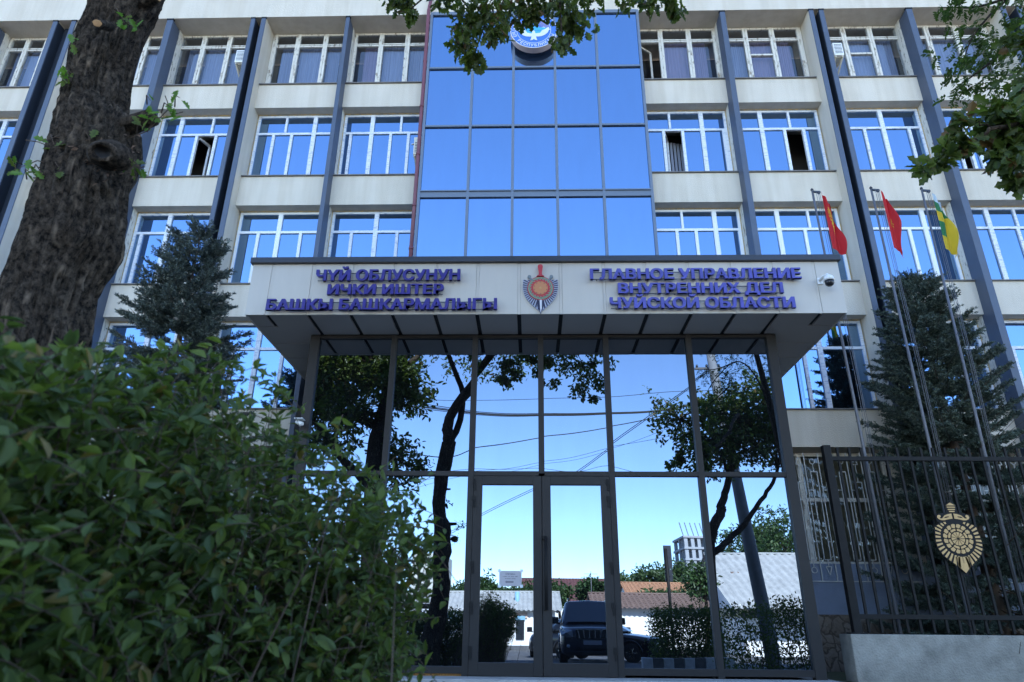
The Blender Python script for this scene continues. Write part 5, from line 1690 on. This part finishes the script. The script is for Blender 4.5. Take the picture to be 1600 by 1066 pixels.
# grey corrugated roofs on the right
A = P_(1122, 960, 40)+Vector((1.3, 0, 0)); B = P_(1300, 960, 40)
h4 = house('shop_house', 'white shop house with a big pale corrugated roof and a dark signboard', A.x, B.x+6, A.y, A.y-13, zb, P_(1180, 944, 40).z, P_(1180, 866, 46.5).z, M['white_wall'], M['slate'], .42, .06, .5)
mb = MB(); mb.box(A.x+.1, B.x+5, A.y+.5, A.y+1.7, P_(1180, 949, 40).z-.1, P_(1180, 949, 40).z-.02)
mb.build('awning', M['slate'], h4)
mb = MB(); c0 = P_(1154, 930, 44); mb.box(c0.x-.22, c0.x+.22, c0.y-.2, c0.y+.2, c0.z-.6, P_(1154, 894, 44).z); mb.build('chimney', M['brown_tile'], h4)
s0, s1 = P_(1126, 949, 38.2), P_(1185, 964, 38.2)
sg = tag(empty('shop_sign', ((s0.x+s1.x)/2, s0.y, s1.z)), 'dark shop signboard with pale rounded letters on the white shop house', 'sign')
mb = MB(); mb.box(s0.x-.3, s1.x+1.2, A.y+.03, A.y+.12, s1.z, s0.z); mb.build('board', mat('sign_board', (.045, .05, .05), .5), sg)
vs, fs = text_polys('эч', .62, .01, .02)
mb = MB(); mb.add([(s0.x+1.62-v[0], A.y+.135+v[2]*.3, s1.z+.14+v[1]*.8) for v in vs], fs)
mb.build('lettering', mat('sign_letters', (.55, .5, .36), .6), sg)
# pale panel block at the far left, unfinished tower far right
A = P_(655, 865, 130); B = P_(690, 922, 130)
pb = tag(empty('panel_block', (A.x, A.y, 0)), 'pale multi storey panel block far down the street', 'building')
mb = MB(); mb.box(A.x-1, B.x-.5, A.y-14, A.y, -.6, A.z); mb.build('wall', M['pale_panel'], pb)
for i in range(3):
    for j in range(5):
        mb = MB(); mb.box(A.x+.2+i*1.4, A.x+1.0+i*1.4, A.y, A.y+.05, A.z-1.8-j*2.6, A.z-.7-j*2.6); mb.build('window', M['dark_window'], pb)
A = P_(1066, 838, 170); B = P_(1102, 838, 170)
ut = tag(empty('unfinished_tower', ((A.x+B.x)/2, A.y-5, 0)), 'unfinished concrete tower with bare floors and rebar far behind the trees', 'building')
zt = A.z; fl = (P_(1085, 838, 170).z-P_(1085, 855, 170).z)
for k in range(7):
    mb = MB(); mb.box(A.x-.5, B.x+.5, A.y-12, A.y, zt-k*fl-.45, zt-k*fl)
    mb.build('floor_slab', M['raw_concrete'], ut)
for i in range(5):
    x = A.x+(B.x-A.x)*i/4
    mb = MB()
    for yy in (A.y-.6, A.y-6, A.y-11): mb.box(x-.35, x+.35, yy-.35, yy+.35, -1, zt-.455)
    mb.build('column', M['raw_concrete'], ut)['kind'] = 'stuff'
for i in range(4):
    x = A.x+(B.x-A.x)*(i+.5)/4
    mb = MB(); mb.box(x-.9, x+.5, A.y-4, A.y-3.8, -1, zt-.5); mb.build('infill_wall', M['raw_concrete'], ut)
for i in range(6):
    x = A.x+(B.x-A.x)*i/5
    mb = MB(); mb.bar((x, A.y-2, zt), (x-.6, A.y-2, zt+3.2), .18, .18); mb.build('rebar', M['galv'], ut)

# far trees: rounded sunlit crowns between the roofs
FARM = [leaf_mat('far_leaf', (.050, .095, .028), .3), leaf_mat('far_leaf_dark', (.032, .066, .024), .25), leaf_mat('far_leaf_pale', (.085, .125, .05), .3)]


def far_tree(px, py_top, py_bot, wpx, L, label, seed, weights=None):
    c = P_(px, (py_top+py_bot)/2, L); t = P_(px, py_top, L); w = wpx*L*.93/F_PX
    rx = w/2; rz = (t.z-P_(px, py_bot, L).z)/2
    base = (c.x, c.y, gz(c.y)); rr_ = np.random.default_rng(seed)
    blobs = []
    for k in range(6):
        o = unit(rr_, 1)[0]*np.array([rx*.55, rx*.4, rz*.5]); s_ = .45+.3*rr_.random()
        blobs.append(((c.x+o[0], c.y+o[1], c.z+o[2]), (rx*s_, rx*s_*.8, rz*s_)))
    lim = [([base, (c.x+.1, c.y, (base[2]+c.z)/2), (c.x, c.y, c.z)], .02*L/8+.06, .05)]
    for b_ in blobs[:4]: lim.append(([(c.x, c.y, max(base[2]+.6, c.z-rz)), tuple(b_[0])], .06, .02))
    sz = .0055*L
    broad_tree('street_tree', label, base, lim, blobs, 210, 9, sz, FARM, seed, .1, SMALL, 'trees across the street', sz*1.6, None, weights, .35)


far_tree(664, 924, 950, 60, 70, 'low green tree beside the parked van roof', 41)
far_tree(722, 918, 952, 55, 60, 'round green tree showing between the thin trunk and the door', 42)
far_tree(763, 898, 955, 46, 56, 'lively green tree left of the paper notice', 43)
far_tree(800, 918, 955, 60, 62, 'light green shrubby tree below the paper notice', 44, [.4, .2, .4])
far_tree(830, 920, 955, 40, 58, 'green tree in front of the maroon roof gable', 45)
far_tree(872, 915, 950, 46, 60, 'green tree just above the parked off-road car', 46, [.45, .2, .35])
far_tree(922, 912, 935, 40, 62, 'dark rounded tree against the maroon roof', 47, [.2, .7, .1])
far_tree(975, 905, 938, 34, 72, 'grey green tree left of the orange tiled roof', 48, [.2, .3, .5])
far_tree(1010, 886, 930, 66, 80, 'pale flat topped tree above the orange tiled roof', 49, [.2, .25, .55])
far_tree(1048, 882, 925, 50, 84, 'broad pale tree beside the road sign', 50, [.25, .25, .5])
far_tree(1092, 874, 935, 52, 37, 'fresh green tree below the unfinished tower', 51, [.6, .2, .2])
far_tree(1040, 928, 944, 70, 56, 'low green shrub in front of the orange tiled roof', 52, [.6, .2, .2])
far_tree(1160, 828, 905, 90, 66, 'big dark green tree behind the pale corrugated roof', 53, [.35, .5, .15])
far_tree(1225, 800, 890, 80, 60, 'big spreading green tree rising at the right end of the glass', 54, [.45, .35, .2])
far_tree(1195, 820, 880, 60, 75, 'green tree in the gap behind the leaning pole', 55)

# ---- the large tree left of the porch, dark against the sky
L5 = 19.0
b0 = P_(588, 850, L5)
base5 = (b0.x, b0.y, gz(b0.y))
lm5 = [([base5, P_(585, 780, L5), P_(588, 700, L5), P_(600, 640, L5), P_(612, 590, L5), P_(640, 540, L5)], .36, .16),
       ([P_(585, 665, L5), P_(555, 652, L5), P_(528, 640, L5), P_(500, 630, L5)], .13, .05), ([P_(602, 620, L5), P_(625, 585, L5), P_(660, 553, L5)], .14, .07),
       ([P_(578, 760, L5), P_(530, 710, L5), P_(508, 678, L5), P_(485, 650, L5)], .14, .05)]
bl5 = [(tuple(P_(px, py, L5+dy)), (rx, rx*.9, rz)) for px, py, dy, rx, rz in ((520, 590, 0, 1.0, .75), (570, 565, .6, 1.1, .7), (610, 590, -.3, .8, .6), (640, 600, .3, .6, .5), (545, 640, -.5, .7, .45), (500, 645, .4, .7, .5), (495, 690, 0, .5, .35), (640, 625, 0, .55, .3), (620, 705, .2, .55, .3), (640, 730, 0, .42, .28), (630, 755, .2, .35, .2), (540, 700, .3, .35, .2), (600, 665, .5, .3, .25), (520, 545, .2, 1.1, .7), (610, 545, .2, 1.0, .6))]
broad_tree('plane_tree', 'large dark crowned tree left of the porch, mirrored in the upper left panes', base5, lm5, bl5, 1500, 12, .17, OAKM, 61, .3, SMALL, None, .32, None, [.35, .25, .38, .02], .15)

# ---- utility pole and cables
LP = 22.0
pb_, pt_ = P_(1194, 960, LP), P_(1108, 540, LP)
pole = tag(empty('utility_pole', (pb_.x, pb_.y, gz(pb_.y))), 'leaning grey concrete utility pole carrying the cables', 'pole')
mb = MB(); dd = (pb_-pt_).normalized(); foot = pb_+dd*((pb_.z-gz(pb_.y)+.3)/-dd.z)
mb.tube([foot, pt_-dd*.6], [.21, .13], 10); mb.build('shaft', M['pole_concrete'], pole)
mb = MB(); c = P_(1112, 577, LP); mb.bar((c.x-.5, c.y-.1, c.z+.05), (c.x+.4, c.y-.1, c.z+.05), .07, .07)
for k in (-.42, -.1, .3): mb.lathe((c.x+k, c.y-.1, c.z+.09), [(.03, 0), (.045, .05), (.03, .1)], 8)
mb.build('crossarm', M['cap'], pole)


def cable(pts, r, label, sag=True):
    q = [P_(*p) for p in pts]
    mb = MB(); mb.tube(curve(q, 10), r, 5)
    o = mb.build('cable', M['cable'])
    tag(o, label, 'cable', 'overhead cables')
    return o


for k, dy in enumerate((0, 2.5, 5, 7, 4)):
    cable([(420, 622+dy, 25-.2*k), (630, 629+dy*1.1, 24), (745, 643+dy*.7, 23.4), (850, 646+dy*.5, 23), (1000, 643+dy*.3, 22.4), (1060, 635+dy*.3, 22.2), (1118, 624+dy*.3, 22)], .014, ['topmost', 'second', 'lowest', 'slackest', 'middle'][k]+' cable of the thick bundle sagging to the leaning pole')
cable([(420, 612, 27), (640, 624, 26), (745, 626, 25), (850, 623, 24), (960, 620, 23.5), (1060, 612, 23), (1215, 608, 23)], .010, 'thin cable running level above the thick bundle')
cable([(560, 690, 21), (690, 712, 21), (745, 699, 21), (845, 683, 21.5), (946, 668, 22), (1010, 655, 22), (1120, 628, 22)], .016, 'single cable rising from the thin trunk to the leaning pole')
for k in (0, 1):
    cable([(700, 832+k*3, 34), (765, 797+k*3, 32), (835, 763+k*3, 30), (895, 737+k*3, 28), (1000, 660+k*3, 25), (1110, 577+k*2, 22)], .013, ['upper', 'lower'][k]+' of the twin cables slanting steeply up to the pole head')
cable([(560, 775, 30), (735, 737, 30), (800, 728, 30), (870, 717, 29), (946, 700, 28), (1110, 668, 24)], .008, 'thin slanting wire above the door head')
cable([(560, 790, 30), (735, 741, 30), (800, 733, 30), (950, 703, 28), (1110, 640, 24)], .007, 'thinnest wire crossing just above the transom')
cable([(600, 738, 26), (800, 730, 27), (895, 734, 27), (946, 727, 27), (1010, 737, 26), (1120, 722, 22)], .009, 'slack wire looping along the transom line')
cable([(1120, 722, 22), (1190, 720, 24), (1290, 728, 26)], .009, 'short wire leaving the leaning pole to the right')

# ---- road sign seen from behind
sb, st = P_(1048, 955, 30), P_(1040, 858, 30)
rsn = tag(empty('road_sign', (sb.x, sb.y, gz(sb.y))), 'back of a tall road sign on a grey post', 'sign')
mb = MB(); mb.tube([(sb.x, sb.y, gz(sb.y)), (sb.x-.05, sb.y, st.z)], .06, 8); mb.build('post', M['iron'], rsn)
for za, zb2, w in ((853, 888, .30), (890, 908, .28)):
    c0, c1 = P_(1046, za, 30), P_(1046, zb2, 30)
    mb = MB(); mb.box(sb.x-.12, sb.x-.12+w, sb.y-.09, sb.y-.065, c1.z, c0.z); mb.box(sb.x-.1, sb.x+.1, sb.y-.064, sb.y-.05, (c0.z+c1.z)/2-.03, (c0.z+c1.z)/2+.03); mb.build('panel', M['cap'], rsn)
an = P_(924, 930, 60)
ant = tag(empty('roof_antenna', (an.x, an.y, an.z-1)), 'thin television antenna above the maroon roof', 'antenna')
mb = MB(); mb.tube([(an.x, an.y, an.z-1.5), (an.x, an.y, P_(924, 893, 60).z)], .03, 6)
for py_ in (897, 902): q = P_(924, py_, 60); mb.bar((an.x-.55, an.y, q.z), (an.x+.55, an.y, q.z), .03, .03)
mb.build('mast', M['galv'], ant)

# ---- clipped hedges, striped kerb
kb = tag(empty('striped_kerb', (3.8, .9, gz(.9))), 'road kerb painted in black and white blocks before the clipped hedge', 'kerb')
k0, k1 = P_(1006, 1042, 18.6), P_(1118, 1037, 18.6)
n = 9
for i in range(n):
    x0 = k0.x+(k1.x+.5-k0.x)*i/n; x1 = k0.x+(k1.x+.5-k0.x)*(i+1)/n
    mb = MB(); mb.box(x0+.004, x1-.004, k0.y-.30, k0.y+.0, gz(k0.y)-.1, P_(1060, 1027, 18.6).z); mb.build('kerb_stone', M['kerb_white'] if i % 2 == 0 else M['kerb_black'], kb, .01)


def hedge(name, label, blobs, n_sprig, per, size, seed, boxy=True):
    rs = np.random.default_rng(seed)
    root = tag(empty(name, (blobs[0][0][0], blobs[0][0][1], gz(blobs[0][0][1]))), label, 'hedge')
    P = []; D = []; N = []
    for c, r in blobs:
        m = int(n_sprig*r[0]*r[2])
        p = rs.uniform(-1, 1, (m, 3)); k = (np.abs(p)**6).sum(1, keepdims=True)**(1/6); p = p/k*(rs.random((m, 1))**.3)
        p = np.array(c)+p*np.array(r)*(1+.05*rs.normal(size=(m, 1)))
        for i in range(per):
            P.append(p+rs.normal(size=(m, 3))*.05); D.append(unit(rs, m)+np.array([0, 0, .3])); N.append(unit(rs, m)+np.array([0, 0, .6]))
    P, D, N = map(np.concatenate, (P, D, N))
    ok = P[:, 2] > np.interp(P[:, 1], [-25, 1, 10], [-.62, -.26, .08])
    P, D, N = P[ok], D[ok], N[ok]
    st = MB()
    for c, r in blobs:
        for k in range(int(10*r[0])+3):
            x, y = c[0]+rs.uniform(-.8, .8)*r[0], c[1]+rs.uniform(-.7, .7)*r[1]
            st.tube([(x, y, gz(y)), (x+rs.normal()*.1, y+rs.normal()*.1, c[2]+r[2]*.6)], [.012, .004], 5)
    st.build('stem', M['twig'], root)
    leaf_mesh('foliage', P, D, N, rs.uniform(size*.7, size*1.3, len(P)), SMALL, BUSHM, rs, root, .1, .1, [.4, .45, .14, .01])
    return root


c0, c1 = P_(1020, 952, 19.4), P_(1112, 1028, 19.4)
hedge('clipped_hedge', 'dark clipped hedge with a rounded top behind the striped kerb', [(((c0.x+c1.x)/2+.05, c0.y, (c0.z+c1.z)/2-.02), ((c1.x-c0.x)/2+.1, .6, (c0.z-c1.z)/2+.06))], 9000, 2, .07, 71)
c0, c1 = P_(1128, 928, 16.0), P_(1290, 1030, 16.0)
hedge('loose_hedge', 'loose leafy hedge around the foot of the right oak', [((c0.x+1.1, c0.y+.3, .45), (1.3, .55, .78)), ((c0.x+2.9, c0.y+.4, .42), (1.3, .6, .70)), ((c0.x+1.6, c0.y+.2, 1.1), (.7, .35, .28))], 1900, 3, .07, 72)
c0 = P_(690, 990, 20.5)
hedge('clipped_hedge', 'dark clipped hedge between the bush and the parked van', [((c0.x-.9, c0.y, .38), (1.95, .5, .78))], 6500, 3, .07, 73)


# ---- cars
def loft(mb, secs, m=0, smooth=True, cap=True):
    n = len(secs[0]); vs = [p for s in secs for p in s]
    fs = [(i*n+k, i*n+(k+1) % n, (i+1)*n+(k+1) % n, (i+1)*n+k) for i in range(len(secs)-1) for k in range(n)]
    if cap: fs += [tuple(range(n-1, -1, -1)), tuple((len(secs)-1)*n+k for k in range(n))]
    mb.add(vs, fs, m, smooth)


def wheel(root, x, y, r, w, s_):
    t = MB(); t.lathe((x, y, r), [(r*.62, -w/2), (r*.93, -w/2), (r, -w*.35), (r, w*.35), (r*.93, w/2), (r*.62, w/2)], 28, 0, 'x')
    ob = t.build('wheel', M['tyre'], root)
    rm = MB(); rm.lathe((x, y, r), [(r*.60, -w*.46), (r*.64, -w*.3), (r*.64, w*.3), (r*.60, w*.46), (.06, w*.40), (.02, w*.42)], 24, 0, 'x')
    for k in range(6):
        a = k*math.pi/3; rm.bar((x+s_*w*.47, y+.05*math.cos(a), r+.05*math.sin(a)), (x+s_*w*.46, y+r*.6*math.cos(a), r+r*.6*math.sin(a)), .05, .03, 0, (1, 0, 0))
    o = rm.build('rim', M['chrome'], None); o.parent = ob


def car(label, loc, rz, paint, kind):
    """built nose towards +y at the origin, then placed: length runs along -y"""
    root = empty('parked_car', (0, 0, 0)); tag(root, label, 'car', 'cars parked across the forecourt')
    if kind == 'suv': W, Ln, H, belt, hood, r, wb0, wb1, ws0, ws1, rear = .94, 4.78, 1.84, 1.13, 1.10, .385, .92, 3.70, 1.30, 2.02, 4.55
    elif kind == 'van': W, Ln, H, belt, hood, r, wb0, wb1, ws0, ws1, rear = .92, 4.7, 1.72, 1.0, .98, .33, .85, 3.6, .95, 1.75, 4.5
    else: W, Ln, H, belt, hood, r, wb0, wb1, ws0, ws1, rear = .88, 4.55, 1.45, .92, .88, .32, .88, 3.55, 1.35, 2.1, 3.9
    gc = .30 if kind == 'suv' else .2

    def sec(y, w, z0, zm, z1, crown=.03):
        h = [(.0, z0), (w*.9, z0), (w*.99, z0+.07), (w, zm), (w*.99, z1-.14), (w*.955, z1-.03), (w*.86, z1+.005), (w*.45, z1+crown), (0, z1+crown*1.3)]
        return [(x, y, z) for x, z in h]+[(-x, y, z) for x, z in reversed(h[1:-1])]
    b = MB()
    loft(b, [sec(-.0, W*.80, gc+.10, .62, hood-.20), sec(-.04, W*.90, gc+.03, .66, hood-.12), sec(-.20, W*.975, gc, .68, hood-.06), sec(-.6, W, gc, .70, hood-.02), sec(-ws0, W, gc, .72, belt), sec(-2.6, W*1.005, gc, .72, belt), sec(-3.8, W, gc, .72, belt), sec(-Ln+.35, W*.98, gc, .70, belt), sec(-Ln+.06, W*.93, gc+.06, .7, belt-.03), sec(-Ln, W*.82, gc+.15, .7, belt-.2)])
    body = b.build('body', paint, root)
    sd_ = body.modifiers.new('s', 'SUBSURF'); sd_.levels = 1; sd_.render_levels = 2
    # roof and pillars

    def rsec(y, w, z0, z1):
        h = [(0, z0), (w, z0), (w*.93, (z0+z1)/2), (w*.80, z1-.05), (w*.70, z1), (0, z1+.03)]
        return [(x, y, z) for x, z in h]+[(-x, y, z) for x, z in reversed(h[1:-1])]
    rf = MB()
    loft(rf, [rsec(-ws0+.02, W*.90, belt-.05, belt+.02), rsec(-(ws0+ws1)/2, W*.95, belt-.05, (belt+H)/2+.02), rsec(-ws1, W*.96, belt-.05, H-.03), rsec(-(ws1+.6), W*.97, belt-.05, H), rsec(-rear+.35, W*.96, belt-.05, H-.03), rsec(-rear+.1, W*.94, belt-.05, H-.12), rsec(-rear-(.1 if kind != 'sedan' else .5), W*.9, belt-.05, belt+.03)])
    rf.build('roof', paint, root)
    ws = MB()
    zt = H-.10
    o = .035
    ws.add([(-W*.80, -ws0+.05, belt+.04+o), (W*.80, -ws0+.05, belt+.04+o), (W*.66, -ws1+.06, zt+o), (-W*.66, -ws1+.06, zt+o), (0, -ws0+.12, belt+.055+o), (0, -ws1+.10, zt+.025+o)], [(0, 4, 5, 3), (4, 1, 2, 5)])
    ws.build('windscreen', M['car_glass'], root)
    for s_ in (-1, 1):
        g = MB()
        for ya, yb in ((ws0+.42, 2.45), (2.53, 3.35), (3.43, rear-.35)):
            if yb <= ya: continue
            x0, x1 = s_*(W*.975), s_*(W*.83)
            fa = .42 if ya < ws0+.5 else .04
            g.add([(x0, -ya, belt+.02), (x0, -yb, belt+.02), (x1, -yb+.05, H-.16), (x1, -ya-fa, H-.16)], [(0, 1, 2, 3)])
        g.build('side_window', M['car_glass'], root)
        m_ = MB(); xm = s_*(W+.13)
        m_.box(xm-.11, xm+.11, -ws0-.34, -ws0-.20, belt+.02, belt+.22)
        m_.bar((s_*W*.97, -ws0-.28, belt+.02), (xm, -ws0-.28, belt+.06), .06, .05)
        m_.build('wing_mirror', M['dark_plastic'], root, .05)
        hl = MB()
        if kind == 'suv':
            hl.add([(s_*W*.60, .02, .80), (s_*W*.95, -.03, .84), (s_*W*1.0, -.28, 1.00), (s_*W*.90, -.02, 1.02), (s_*W*.60, .02, .985), (s_*W*.78, .06, .92)], [(0, 1, 5), (1, 2, 5), (2, 3, 5), (3, 4, 5), (4, 0, 5)] if s_ < 0 else [(1, 0, 5), (2, 1, 5), (3, 2, 5), (4, 3, 5), (0, 4, 5)])
        else:
            hl.add([(s_*W*.60, -.02, .66), (s_*W*.94, -.2, .70), (s_*W*.93, -.3, .82), (s_*W*.62, -.06, .78)], [(0, 1, 2, 3)])
        hl.build('headlight', M['lamp'], root)
        fgl = MB(); fgl.lathe((s_*W*.74, .0, .56 if kind == 'suv' else .4), [(.05, -.05), (.045, .03), (.02, .035)], 12, 0, 'y'); fgl.build('fog_lamp', M['lamp'], root)
        rl = MB(); rl.tube([(s_*W*.66, -ws1-.1, H+.01), (s_*W*.68, -ws1-.25, H+.06), (s_*W*.68, -rear+.6, H+.06), (s_*W*.66, -rear+.4, H-.0)], .022, 8)
        if kind != 'sedan': rl.build('roof_rail', M['car_black'], root)
        wheel(root, s_*(W-.11), -wb0, r, .24, s_); wheel(root, s_*(W-.11), -wb1, r, .24, s_)
        for wy in (wb0, wb1):
            ar = MB(); ar.tube([(s_*(W+.0), -wy+(r+.07)*math.cos(t*math.pi/10), r+(r+.07)*math.sin(t*math.pi/10)) for t in range(11)], .035, 6)
            ar.build('wheel_arch', M['dark_plastic'], root)
    gr = MB(); gr.box(-W*.50, W*.50, -.06, .02, .76 if kind == 'suv' else .58, 1.00 if kind == 'suv' else .76, 1)
    if kind == 'suv':
        for k in range(6):
            x = -W*.40+k*W*.16; gr.bar((x, .03, .78), (x-.015*(2.5-k), .03, .985), .022, .03)
        gr.box(-W*.50, W*.50, .018, .045, .99, 1.012)
    gr.build('grille', [M['chrome'], M['dark_plastic']], root)
    bp = MB(); bp.box(-W*.80, W*.80, -.1, .045, gc+.02, gc+.14); bp.box(-W*.42, W*.42, -.05, .055, gc+.17, gc+.28)
    bp.build('bumper', M['car_black'], root, .02)
    pl = MB(); pl.box(-.26, .26, .05, .062, .60 if kind == 'suv' else .42, .715 if kind == 'suv' else .53)
    pl.build('number_plate', M['plate_white'], root)
    if kind == 'van':
        rb = MB(); rb.box(-.75, .75, -3.6, -1.6, H+.07, H+.16); rb.build('roof_box', M['car_black'], root, .03)
    root.location = loc; root.rotation_euler = (0, 0, rz)
    return root


sv = P_(924, 1040, 21.4)
car('black off-road car with a barred grille parked facing the door', (sv.x+.05, -.4, gz(-2.5)), R_(2), M['car_dark'], 'suv')
car('low dark sedan parked behind the clipped hedge beside the off-road car', (P_(1000, 985, 26).x+.9, -5.4, gz(-6)), R_(-62), M['car_black'], 'sedan')
car('pale van with a dark roof rack behind the thin trunk', (P_(690, 960, 27).x+1.6, -6.3, gz(-6)), R_(-88), M['car_white'], 'van')
car('dark car glimpsed at the edge of the door frame', (P_(823, 985, 30).x+.95, -9.0, gz(-9)), R_(6), M['car_black'], 'sedan')
